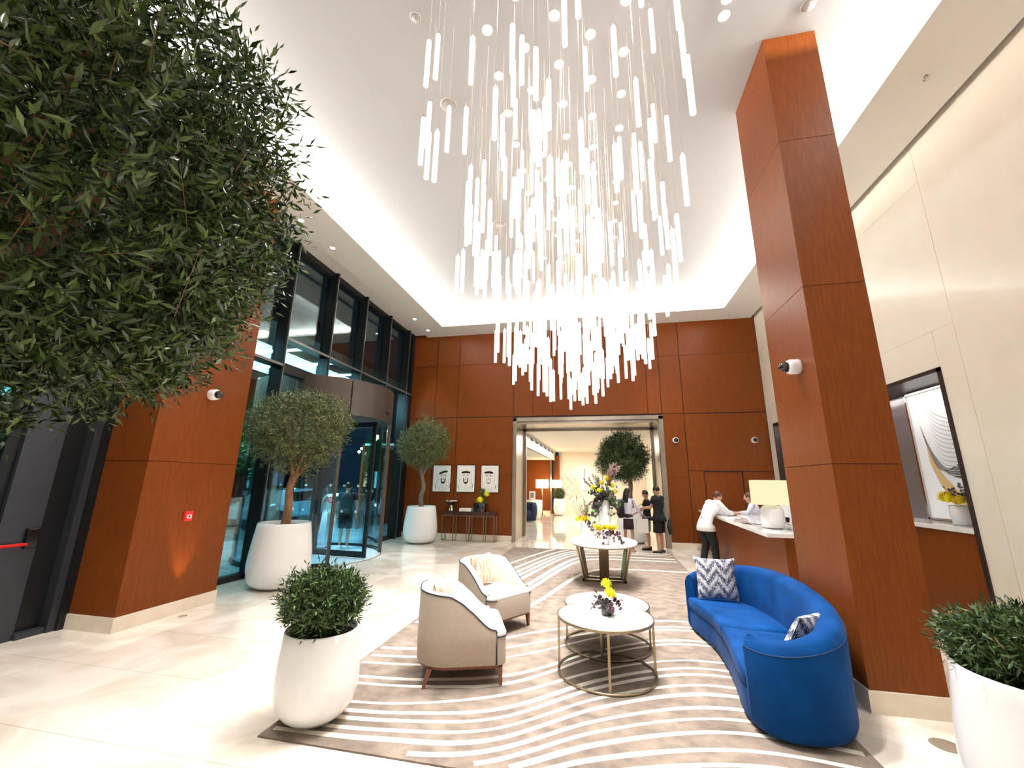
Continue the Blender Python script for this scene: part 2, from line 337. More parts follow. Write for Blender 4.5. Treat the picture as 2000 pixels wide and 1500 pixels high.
# ------------------------------------------------------------------ street side glazing
NOSE = -6.35
def bay(n, y0, y1, z0, z1, trs):
    g = MB(); g.box((-6.60, y0+.02, z0), (-6.585, y1-.02, z1)); w = struct('window_%d' % n, g, GLASSU)
    f = MB(); f.box((-6.62, y0, z0), (-6.49, y1, z0+.10), 0); f.box((-6.62, y0, z1-.12), (-6.45, y1, z1), 0)
    for z in trs: f.box((-6.62, y0, z-.03), (-6.40, y1, z+.02), 0); f.box((-6.40, y0, z-.03), (-6.36, y1, z+.02), 1)
    obj('window_frame', f, [BLACKM, FRAMEG], w)
    return w
bay(1, 5.64, 7.05, 0, 6.93, [4.10]); bay(2, 7.05, 8.47, 4.1, 6.93, [4.70]); bay(3, 8.47, 9.86, 4.1, 6.93, [4.70]); bay(4, 9.86, 11.27, 4.1, 6.93, [4.70])
bay(5, 11.27, 12.62, 0, 6.93, [4.70]); bay(6, 12.62, 13.15, 0, 6.93, [4.70])
bay(7, 2.2, 3.46, 0, 2.9, []); bay(8, .4, 2.2, 0, 6.93, [2.9]); bay(9, 2.2, 4.3, 2.9, 6.93, [4.7]); bay(10, 7.05, 7.8, 0, 4.1, []); bay(11, 11.0, 11.27, 0, 4.1, [])
for i, (y, z0) in enumerate(((5.66, 0), (7.05, 0), (8.47, 4.1), (9.86, 4.1), (11.27, 0), (12.62, 0), (2.2, 0), (.42, 0))):
    f = MB(); f.box((-6.64, y-.035, z0), (NOSE-.02, y+.035, 6.93), 0); f.box((NOSE-.02, y-.012, z0), (NOSE, y+.012, 6.93), 1); struct('trim_%d' % (10+i), f, [BLACKM, FRAMEG])
# end pier beside the back wall
struct('trim_20', MB().box((-6.62, 12.95, 0), (-6.42, 13.15, 6.93)), BLACKM)
# jamb beside the emergency door, and the door
f = MB(); f.box((-6.62, 3.50, 0), (-6.49, 3.86, 2.9), 0); f.box((-6.62, 3.86, 0), (-6.56, 4.3, 2.9), 1); f.box((-6.62, 3.86, 0), (-6.45, 4.3, .06), 0); f.box((-6.62, 4.12, 0), (-6.43, 4.28, 2.9), 0); f.box((-6.64, 4.2, 0), (-6.40, 4.40, 6.9), 1)
struct('trim_21', f, [GREYM, BLACKM])
d = struct('door_1', MB().box((-6.58, 2.3, .05), (-6.565, 3.48, 2.8)), glass('green_grey_door_glass', (.62, .76, .74), .6))
f = MB(); f.box((-6.6, 3.38, .02), (-6.54, 3.5, 2.85)); f.box((-6.6, 2.22, .02), (-6.54, 2.34, 2.85)); f.box((-6.6, 2.3, .02), (-6.54, 3.4, .12)); obj('door_frame', f, BLACKM, d)
h = MB(); h.sweep([(-6.44, 2.45, 1.03), (-6.44, 3.74, 1.03)], .018, 10); obj('push_bar', h, RED, d, 'red tubular push bar')
h = MB(); h.bx((-6.47, 3.78, 1.09), (.08, .11, .22)); obj('latch_box', h, BLKG, d, bevel=.01)
# ------------------------------------------------------------------ revolving door
DC = Vector((-6.95, 9.40)); DR = 1.65
def arc(a0, a1, n, r=DR, c=DC): return [(c.x+r*math.cos(a0+(a1-a0)*i/n), c.y+r*math.sin(a0+(a1-a0)*i/n)) for i in range(n+1)]
def curved(m, a0, a1, r0, r1, z0, z1, mi=0, n=24):
    o = arc(a0, a1, n, r1); i_ = arc(a0, a1, n, r0); m.prism(o+i_[::-1], z0, z1, mi, False)
rd = thing('revolving_door', 'large curved glass revolving door with brown metal drum fascia in the glazed left wall', 'revolving door', (0, 0, 0))
m = MB(); A31, A41 = math.radians(33), math.radians(-41)
for a, b in ((-95, -37), (-36, 31), (32, 95)): curved(m, math.radians(a), math.radians(b), DR-.06, DR, 3.26, 4.10)
m.prism(arc(-PI, PI, 48, DR-.02)[:-1], 4.06, 4.09); m.prism(arc(-PI, PI, 48, DR-.02)[:-1], 3.27, 3.30)
curved(m, math.radians(95), math.radians(265), DR-.06, DR, 3.26, 4.10)
obj('drum_fascia', m, FASCIA, rd)
for a, b in ((-150, -41), (33, 150)):
    m = MB(); curved(m, math.radians(a), math.radians(b), DR-.05, DR-.035, .04, 3.26, 0, 30); obj('curved_glass', m, GLASSC, rd)
    m = MB(); curved(m, math.radians(a), math.radians(b), DR-.075, DR-.01, 0, .07, 0, 30); obj('curved_rail', m, BLACKM, rd)
for a in (-41, 33, 150, -150):
    m = MB(); t = math.radians(a); m.bx((DC.x+(DR-.04)*math.cos(t), DC.y+(DR-.04)*math.sin(t), 1.63), (.09, .06, 3.26), 0, t); obj('post', m, FASCIA, rd)
for k, a in enumerate((-4.5, 175.5)):
    t = math.radians(a); R1 = DR-.10; m = MB(); px = DC
    def wb(r0, r1, z0, z1, th, mm): mm.box((px.x+r0, px.y-th/2, z0), (px.x+r1, px.y+th/2, z1), 0, t, (px.x, px.y))
    wb(.05, .14, .03, 3.2, .05, m); wb(R1-.09, R1, .03, 3.2, .05, m); wb(.1, R1-.05, .03, .16, .05, m); wb(.1, R1-.05, 3.08, 3.2, .05, m)
    wg = obj('door_wing', m, BLACKM, rd); m = MB(); wb(.14, R1-.09, .16, 3.08, .012, m); obj('wing_glass', m, GLASSC, wg)
    for zz in (1.02, 1.62):
        for rr in (.35, .75, 1.15): m = MB(); wb(rr, rr+.05, zz, zz+.05, .018, m); obj('safety_marker', m, PAPER, wg)
    if k == 0:
        m = MB(); cen = Vector((px.x+.42*math.cos(t), px.y+.42*math.sin(t))); m.cyl((cen.x, cen.y-.012, 1.3), (cen.x, cen.y+.012, 1.3), .075, n=20, mi=0); m.cyl((cen.x, cen.y-.014, 1.3), (cen.x, cen.y+.014, 1.3), .05, n=20, mi=1)
        m.bx((cen.x, cen.y, 1.3), (.10, .031, .014), 0, 0); obj('round_sticker', m, [RED, PAPER], wg, 'round red and white prohibition sticker')
m = MB(); m.cyl((DC.x, DC.y, 0), (DC.x, DC.y, 3.25), .05, n=16); obj('centre_post', m, BLACKM, rd)
m = MB(); t = math.radians(5); m.cyl((DC.x+(DR)*math.cos(t), DC.y+DR*math.sin(t), 3.48), (DC.x+(DR+.05)*math.cos(t), DC.y+(DR+.05)*math.sin(t), 3.47), .05, n=12); obj('motion_sensor', m, BLKG, rd)
m = MB(); curved(m, math.radians(-41), math.radians(33), DR-.02, DR, 0, .004, 0, 30); obj('threshold_ring', m, BLACKM, rd)
m = MB(); m.prism(arc(-PI, PI, 48, DR-.08)[:-1], 0.0, .006); obj('drum_floor', m, mat('pale_blue_stone', (.60, .72, .76), .2), rd)
m = MB(); m.box((-6.1, 7.5, 0), (-5.4, 8.0, .012)); tag(obj('entrance_mat', m, mat('dark_mat', (.08, .06, .055), .95)), 'small dark brown mat on the floor beside the tall planter at the revolving door', 'mat')
# ------------------------------------------------------------------ inner hall seen through the opening
HC = mat('hall_plaster', (.80, .73, .61), .6); 
struct('ceiling_hall', MB().box((-2.75, 14.7, 3.62), (3.2, 26, 3.7)).box((-9, 14.7, 3.1), (-2.75, 26, 3.18)).box((-2.80, 14.7, 3.1), (-2.70, 26, 3.66)), [mat('hall_ceiling', (.74, .70, .62), .8)])
struct('wall_hall_back', MB().box((-2.5, 26, 0), (3.2, 26.1, 3.7)), HC)
struct('wall_hall_left', MB().box((-9, 25.1, 0), (-2.93, 25.2, 3.15)).box((-9.1, 14.7, 0), (-9, 25.2, 3.15)).box((-2.80, 25.6, 0), (-2.45, 26.1, 3.4)), WOOD)
struct('wall_hall_right', MB().box((2.6, 14.7, 0), (2.7, 26, 3.7)), HC)
struct('baseboard_hall', MB().box((-9, 25.08, 0), (-2.9, 25.12, .16)).box((-2.5, 25.97, 0), (3.2, 26.0, .2)), STONE)
struct('trim_22', MB().box((-2.93, 25.0, 0), (-2.83, 25.12, 3.2)), BRONZE)
m = MB()
for y in (16.2, 17.6, 19, 20.5, 22, 23.6): m.cyl((-2.66, y, 3.5), (-2.6, y+.06, 3.4), .04, n=8)
m.box((-2.69, 15.5, 3.48), (-2.65, 24.5, 3.52)); tag(obj('track_light', m, GREYM), 'ceiling track with small spot heads along the hall bulkhead', 'track light')
m = MB()
for i in range(9): m.sweep([(-1.9+.02*i+.5*math.sin(j*.5+i), 25.97, .8+.25*j+.04*i) for j in range(6)], .012, 5)
tag(obj('wall_relief', m, mat('relief_plaster', (.70, .58, .42), .6)), 'faint raised line relief on the cream hall end wall', 'wall art')
# ------------------------------------------------------------------ downlights
def downlight(name, label, cat, loc, group, r=.055, dark=False):
    t = thing(name, label, cat, loc, 0, group)
    m = MB(); m.lathe([(r*1.25, -.004), (r*1.28, -.010), (r, -.012), (r*.95, .0)], 20); obj('trim_ring', m, SOFFM, t)
    m = MB(); m.lathe([(.0001, -.009), (r*.92, -.009), (r*.92, -.003)], 20); obj('lens', m, LENS if not dark else GREYM, t)
    return t
d0 = None
ORD = ['first', 'second', 'third', 'fourth', 'fifth', 'sixth', 'seventh', 'eighth', 'ninth', 'tenth', 'eleventh', 'twelfth']
COLN = {-1.135: 'leftmost', -.735: 'second from left', -.335: 'middle', .07: 'second from right', .47: 'rightmost'}; cnt = {}
for (X, Y) in SPOTS:
    k = cnt.get(X, 0); cnt[X] = k+1; l = 'ceiling downlight above the chandelier, %s from the front in the %s line' % (ORD[k], COLN[X])
    if d0 is None: d0 = downlight('ceiling_downlight', l, 'downlight', (X, Y, CZ), 'ceiling downlights above the chandelier', .05)
    else: dup(d0, (X, Y, CZ), label=l)
LB = ['nearest', 'second', 'third', 'farthest']
for i, (X, Y) in enumerate(SOFF[:4]): dup(d0, (X, Y, 6.84), label='bright downlight in the left soffit over the glazing, %s of the four from the camera' % LB[i], group='soffit downlights')
for (X, Y, l) in ((1.565, 3.85, 'front'), (1.58, 4.03, 'rear')): dup(d0, (X, Y, CZ), label='%s one of two bright downlights close together right of the chandelier' % l, group='paired downlights')
for (X, Y, r, l) in ((-1.925, 3.35, .06, 'small grey sprinkler cup in the ceiling left of the upper rods'), (-1.949, 4.514, .11, 'round grey speaker grille in the ceiling behind the left rods'), (-1.89, 7.37, .11, 'round grey speaker grille in the ceiling above the middle of the chandelier'), (2.475, 4.10, .07, 'small ceiling detector above the right wood column')):
    t = thing('ceiling_speaker', l, 'ceiling fitting', (X, Y, CZ)); m = MB(); m.lathe([(.0001, -.014), (r*.7, -.014), (r*.8, -.006), (r, -.012), (r*1.1, .0)], 24); obj('grille', m, mat('grille_grey', (.42, .38, .36), .5), t)
t = thing('sprinkler_head', 'tiny sprinkler head in the right soffit beyond the cove', 'sprinkler', (4.19, 5.1, 6.84)); m = MB(); m.cyl((0, 0, 0), (0, 0, -.05), .02, n=10); m.cyl((0, 0, -.05), (0, 0, -.055), .035, n=12); obj('head', m, SILV, t)
# ------------------------------------------------------------------ rug with flowing lines
def catmull(P, n):
    out = []; N = len(P)
    for i in range(N-1):
        p0, p1, p2, p3 = [Vector(P[max(0, min(N-1, i+k))]) for k in (-1, 0, 1, 2)]
        for j in range(n):
            t = j/n; out.append(.5*((2*p1)+(p2-p0)*t+(2*p0-5*p1+4*p2-p3)*t*t+(3*p1-p0-3*p2+p3)*t**3))
    out.append(Vector(P[-1])); return out
def rug():
    x0, x1, y0, y1, z = -2.46, 1.75, 2.99, 12.05, .012
    keys = [(2.3, 2.35, .75, .25, .8), (3.0, 3.55, .60, -.25, .75), (3.6, 4.04, .52, -.75, .7), (4.6, 5.35, .92, -1.05, .8), (5.6, 7.6, 2.1, -.8, .5), (6.3, 8.6, 2.6, -1.15, .5), (7.0, 9.3, 2.9, -1.6, .7), (8.2, 10.9, 2.4, -2.1, .8)]
    def par(t):
        for a, b in zip(keys, keys[1:]):
            if t <= b[0]: u = max(0, (t-a[0])/(b[0]-a[0])); return [a[i]+(b[i]-a[i])*u for i in range(1, 5)]
        return keys[-1][1:]
    m = MB(); m.box((x0, y0, 0), (x1, y1, z), 0)
    LMR = [(2.60, 2.74, 3.394), (2.70, 2.86, 3.555), (2.78, 2.95, 3.762), (2.87, 3.06, 3.943), (2.96, 3.18, 4.11), (3.10, 3.31, 4.33), (3.20, 3.45, 4.50), (3.32, 3.60, 4.72), (3.42, 3.74, 4.86), (3.54, 3.98, 5.05), (3.855, 4.20, 5.50), (3.98, 4.376, 5.62), (4.276, 4.85, 5.98), (4.455, 5.15, 6.10), (4.66, 5.52, 6.34)]
    lv = LMR+[5.62, 6.16, 6.34, 6.66, 6.84, 7.02, 7.3, 7.7]
    for q, t in enumerate(lv):
        N = 90
        if isinstance(t, tuple):
            L0, M0, R0 = t; hw = .020+.003*((q*7) % 3)
            K_ = catmull([(-3.1, L0-.03), (-2.3, L0), (-1.6, L0+.24*(M0-L0)), (-.85, M0), (-.1, M0+.60*(R0-M0)), (.65, R0), (1.25, R0+.06), (2.1, R0-.08), (2.9, R0-.2)], 20)
            xs = [p.x for p in K_]; ys = [p.y for p in K_]; pts = [Vector((x0+(x1-x0)*i/N, float(np.interp(x0+(x1-x0)*i/N, xs, ys)))) for i in range(N+1)]
        else:
            g, A, c, s = par(t); hw = .040+.005*((q*7) % 3)/2
            pts = [Vector((x0+(x1-x0)*i/N, g+A*math.tanh((x0+(x1-x0)*i/N-c)/s))) for i in range(N+1)]
        # resample to even arc length in the steep parts
        run = []
        for i, p in enumerate(pts):
            a = pts[max(0, i-1)]; b = pts[min(N, i+1)]; d = (b-a).normalized(); n_ = Vector((-d.y, d.x)); wv = hw*(1+.15*math.sin(i*.13+q))
            L_, R_ = p+n_*wv, p-n_*wv
            run.append((L_, R_))
        for (a, b), (c_, d_) in zip(run, run[1:]):
            if all(x0+.004 < v.x < x1-.004 and y0+.03 < v.y < y1-.03 for v in (a, b, c_, d_)):
                m.add([(b.x, b.y, z+.0012), (d_.x, d_.y, z+.0012), (c_.x, c_.y, z+.0012), (a.x, a.y, z+.0012)], [(0, 1, 2, 3)], 1)
    base = mat('taupe_carpet', (.165, .128, .104), .95, noise=((6, 8, 4), (.275, .215, .168), 9), bump=(240, .5))
    line = mat('ivory_carpet_line', (.84, .78, .68), .95, noise=((40, 40, 4), (.76, .68, .58), 4), bump=(240, .4))
    r = obj('area_rug', m, [base, line]); tag(r, 'large taupe rug with flowing ivory wave lines under the lounge seating', 'rug')
rug()
# ------------------------------------------------------------------ coffee tables
def ring(m, R, z, r, n=56, mi=0): m.sweep([(R*math.cos(2*PI*i/n), R*math.sin(2*PI*i/n), z) for i in range(n)], r, 8, mi, closed=True, hint=(0, 0, 1))
def coffee(loc, R, H, label, rz):
    t = thing('coffee_table', label, 'coffee table', loc, rz, 'nested round coffee tables')
    m = MB(); m.lathe([(.0001, H-.016), (R-.012, H-.016), (R-.012, H-.001), (.0001, H-.001)], 64); obj('tabletop', m, MARBLEW, t)
    m = MB(); m.lathe([(R-.012, H-.024), (R, H-.024), (R, H), (R-.012, H), (R-.012, H-.024)], 64); obj('top_band', m, BRONZE, t)
    m = MB(); ring(m, R-.005, .012, .011); obj('floor_ring', m, BRONZE, t)
    for k in range(4):
        a = k*PI/2; x, y = (R-.013)*math.cos(a), (R-.013)*math.sin(a); m = MB(); m.bx((x, y, (H-.02)/2+.005), (.022, .022, H-.03), 0, a); obj('leg', m, BRONZE, t)
    return t
RZ = .012
coffee((-.005, 4.61, RZ), .47, .508, 'taller front round coffee table with white top and bronze ring frame, holding the flower vase', math.radians(3))
coffee((.015, 5.33, RZ), .48, .44, 'lower rear round coffee table with white top tucked behind the taller one', math.radians(-8))
# ------------------------------------------------------------------ centre table
t = thing('round_table', 'big white topped table on splayed bronze legs carrying the tall flower displays', 'table', (.01, 8.55, RZ))
m = MB(); n = 64; RX, RY = .63, .90
def ell(s): return [(RX*s*math.cos(2*PI*i/n), RY*s*math.sin(2*PI*i/n)) for i in range(n)]
m.prism(ell(1.0), .682, .708, 0, True); m.prism(ell(.985), .67, .682, 1, True); obj('tabletop', m, [MARBLEW, BRONZE], t)
for (a, wdt) in ((197, .10), (343, .10), (270, .17), (90, .17), (150, .1), (30, .1)):
    q = math.radians(a); c, s = math.cos(q), math.sin(q)
    tp = Vector((RX*.86*c, RY*.80*s, .67)); bt = Vector((.40*c, .26*s, .02)); m = MB(); side = Vector((-s, c, 0))*wdt/2; inn = Vector((-c, -s, 0))*.035
    vs = []
    for p in (bt, tp):
        for e in (side, -side):
            for f in (Vector((0, 0, 0)), inn): vs.append(p+e+f)
    m.add(vs, [(0, 1, 3, 2), (4, 6, 7, 5), (0, 4, 5, 1), (2, 3, 7, 6), (0, 2, 6, 4), (1, 5, 7, 3)]); obj('leg', m, BRONZE, t, bevel=.003)
m = MB(); m.box((-.40, -.15, .0), (.40, -.11, .04)); m.box((-.37, .11, .0), (.37, .15, .04)); m.box((-.40, -.15, 0), (-.36, .15, .04)); m.box((.36, -.15, 0), (.40, .15, .04)); m.box((-.05, -.26, 0), (.05, .26, .035)); obj('base_frame', m, BRONZE, t)
# ------------------------------------------------------------------ barrel armchairs
def armchair(loc, rz, label):
    t = thing('armchair', label, 'armchair', loc, rz, 'barrel armchairs')   # faces +X
    W, D, T = .375, .41, .085
    # plan path of the shell from near front corner round the back to far front corner
    def plan(u, off):          # u 0..1
        w_, d_ = W-off, D-off; fr = D-.10; rc = .30-off
        segs = []; L1 = (fr)-(-d_+rc); La = rc*PI/2; Lb = 2*(w_-rc); Lt = 2*L1+2*La+Lb; s = u*Lt
        if s < L1: return (fr-s, -w_)
        s -= L1
        if s < La: a = s/rc; return (-d_+rc-rc*math.sin(a), -w_+rc-rc*math.cos(a))
        s -= La
        if s < Lb: return (-d_, -w_+rc+s)
        s -= Lb
        if s < La: a = s/rc; return (-d_+rc-rc*math.cos(a), w_-rc+rc*math.sin(a))
        s -= La; return (-d_+rc+s, w_)
    def hgt(x):
        if x < -.12: return .745+.02*min(1, (-.12-x)/.25)
        k = (x+.12)/(.30+.12); k = max(0, min(1, k))
        return .745-.09*min(1, k/.38) - (.20*(lambda v: v*v*(3-2*v))(max(0, (k-.25)/.75)))
    N = 60; m = MB(); vo = []; 
    prof = []
    for i in range(N+1):
        u = i/N; xo, yo = plan(u, 0); xi, yi = plan(u, T); xm, ym = plan(u, T*.5); h = hgt(xo)
        xt, yt = plan(u, -.005)
        prof.append([(xo, yo, .175), (xt, yt, .40), (xo, yo, h-.02), (xo*.99, yo*.985, h), (xm, ym, h+.018), (xi, yi, h-.012), (xi, yi, .36), (xi, yi, .18)])
    K = 8; vs = [p for pr_ in prof for p in pr_]; fo = []; 
    b = len(m.v); m.v += vs
    for i in range(N):
        for k in range(K):
            l = (k+1) % K; mi = 0 if k in (0, 1, 2) else (1 if k in (3, 4) else (2 if k == 5 else 0))
            m.f.append((b+i*K+k, b+(i+1)*K+k, b+(i+1)*K+l, b+i*K+l)); m.m.append(mi); m.sm.append(k not in (7,))
    m.f.append(tuple(b+k for k in range(K))); m.m.append(0); m.sm.append(False)
    m.f.append(tuple(b+N*K+k for k in reversed(range(K)))); m.m.append(0); m.sm.append(False)
    obj('shell', m, [FAB, FABS, mat('shaded_inner_fabric', (.60, .52, .45), .9)], t)  # inner faces in a darker cream: their shading is put into the fabric colour
    m = MB(); pts = [(prof[i][3][0]*1.004, prof[i][3][1]*1.004, prof[i][3][2]+.002) for i in range(N+1)]
    pts = [(prof[0][0][0]+.004, prof[0][0][1]-.002, .18)]+[(prof[0][3][0]+.004, prof[0][3][1]-.002, prof[0][3][2]-.01)]+pts+[(prof[N][3][0]+.004, prof[N][3][1]+.002, prof[N][3][2]-.01), (prof[N][0][0]+.004, prof[N][0][1]+.002, .18)]
    m.sweep(pts, .0065, 6); obj('piping', m, PIPE, t)
    # seat block with rounded front corners
    def rr(x0, x1, y0, y1, r, n=8):
        p = []
        for cx, cy_, a0 in ((x1-r, y1-r, 0), (x0+.02, y1-.02, 90), (x0+.02, y0+.02, 180), (x1-r, y0+r, 270)):
            R_ = r if a0 in (0, 270) else .02
            for i in range(n+1): a = math.radians(a0+90*i/n); p.append((cx+R_*math.cos(a), cy_+R_*math.sin(a)))
        return p
    front = [(D*0+.315, -W+.004), (.315, W-.004)]
    s1 = rr(-.24, D, -W+.001, W-.001, .09); s1 = [(x, max(-W+.08, min(W-.08, y)) if x < .31 else y) for x, y in s1]
    m = MB(); m.prism(s1, .175, .40, 0, True); obj('seat_base', m, FAB, t, bevel=.006)
    m = MB(); m.prism(s1, .402, .425, 0, True); m.prism([(x*.975, y*.96) for x, y in s1], .425, .44, 0, True); obj('seat_cushion', m, FABS, t, bevel=.008)
    m = MB(); m.sweep([(x*1.004, y*1.004, .402) for x, y in s1 if x > .30], .006, 6); obj('seat_piping', m, PIPE, t)
    m = MB(); out = [plan(i/N, .02) for i in range(N+1)]+[(D-.03, W-.06), (D-.03, -W+.06)]
    m.prism(out, .145, .177, 0, True); obj('base_frame', m, LEGW, t)
    for (x, y, dx, dy) in ((D-.06, -W+.05, .01, -.005), (D-.06, W-.05, .01, .005), (-D+.13, -W+.08, -.05, -.02), (-D+.13, W-.08, -.05, .02)):
        m = MB(); vs = []
        for z, e, ox, oy in ((0, .013, dx, dy), (.15, .022, 0, 0)):
            for (a, b_) in ((-1, -1), (1, -1), (1, 1), (-1, 1)): vs.append((x+ox+a*e, y+oy+b_*e, z))
        m.add(vs, [(3, 2, 1, 0), (4, 5, 6, 7), (0, 1, 5, 4), (1, 2, 6, 5), (2, 3, 7, 6), (3, 0, 4, 7)]); obj('leg', m, LEGW, t)
    return t
armchair((-1.40, 4.31, RZ), math.radians(20.5), 'nearer oatmeal barrel armchair with navy piping, seen from its side and back')
armchair((-1.45, 5.66, RZ), math.radians(-32), 'farther oatmeal barrel armchair with navy piping, turned to show its seat and cushion')
# ------------------------------------------------------------------ cushions
def cushion_mb(w=.42, h=.42, th=.13, n=14):
    m = MB(); vs = []
    for s in (1, -1):
        for j in range(n+1):
            for i in range(n+1):
                u, v = 2*i/n-1, 2*j/n-1; k = (1-u**4)*(1-v**4); px = 1-.07*(1-abs(v)**2)*abs(u)**3; py = 1-.07*(1-abs(u)**2)*abs(v)**3
                vs.append((u*w/2*(1+.04*abs(v)**6)*px, s*th/2*max(0, k)**.55+.002*s, v*h/2*(1+.04*abs(u)**6)*py))
    fs = []; M_ = (n+1)**2
    for s in (0, 1):
        for j in range(n):
            for i in range(n):
                a = s*M_+j*(n+1)+i; q = (a, a+1, a+n+2, a+n+1); fs.append(q if s else q[::-1])
    m.add(vs, fs, 0, True); return m
def ikat(name, c1, c2, sc, thr, c3=None):
    m = mat(name, c1, .9); nt = m.node_tree; b = nt.nodes['Principled BSDF']; L = nt.links.new
    tc = nt.nodes.new('ShaderNodeTexCoord'); sp_ = nt.nodes.new('ShaderNodeSeparateXYZ'); L(tc.outputs['Object'], sp_.inputs[0])
    def mth(op, a, b_=None, c_=None):
        n = nt.nodes.new('ShaderNodeMath'); n.operation = op
        for i, v in enumerate((a, b_, c_)):
            if v is None: continue
            if isinstance(v, (int, float)): n.inputs[i].default_value = v
            else: L(v, n.inputs[i])
        return n.outputs[0]
    tri = mth('PINGPONG', mth('MULTIPLY', sp_.outputs['X'], sc[0]), 1.0)
    nz = nt.nodes.new('ShaderNodeTexNoise'); mp = nt.nodes.new('ShaderNodeMapping'); mp.inputs['Scale'].default_value = (60, 60, 7); L(tc.outputs['Object'], mp.inputs[0]); L(mp.outputs[0], nz.inputs['Vector']); nz.inputs['Detail'].default_value = 2
    ph = mth('ADD', mth('MULTIPLY', sp_.outputs['Z'], sc[1]), mth('ADD', mth('MULTIPLY', tri, 1.1), mth('MULTIPLY', nz.outputs['Fac'], 2.2)))
    fr = mth('FRACT', ph); rp = nt.nodes.new('ShaderNodeValToRGB'); rp.color_ramp.interpolation = 'CONSTANT'; e = rp.color_ramp.elements
    e[0].color = (*c1, 1); e[1].color = (*c2, 1); e[1].position = thr
    if c3: x = e.new(thr*.62); x.color = (*c3, 1)
    L(fr, rp.inputs[0]); L(rp.outputs[0], b.inputs['Base Color']); return m
IK_N = ikat('navy_ikat', (.74, .74, .72), (.008, .008, .04), (9.5, 8), .56, (.20, .21, .30)); IK_B = ikat('beige_ikat', (.62, .53, .42), (.30, .20, .12), (16, 3), .55)
def cushion(loc, rot, mt, label, w=.42):
    o = obj('scatter_cushion', cushion_mb(w, w), mt); tag(o, label, 'cushion', 'scatter cushions'); o.location = loc; o.rotation_euler = rot; return o
def yawed(a, tilt): return (math.radians(tilt), 0, a)
cushion((-1.575, 4.245, .645), (math.radians(16), 0, math.radians(20.5-90-14)), IK_B, 'beige patterned cushion sunk in the nearer oatmeal armchair', .36)
cushion((-1.60, 5.75, .65), (math.radians(16), 0, math.radians(-32-90+4)), IK_B, 'beige patterned cushion propped on the farther oatmeal armchair', .38)
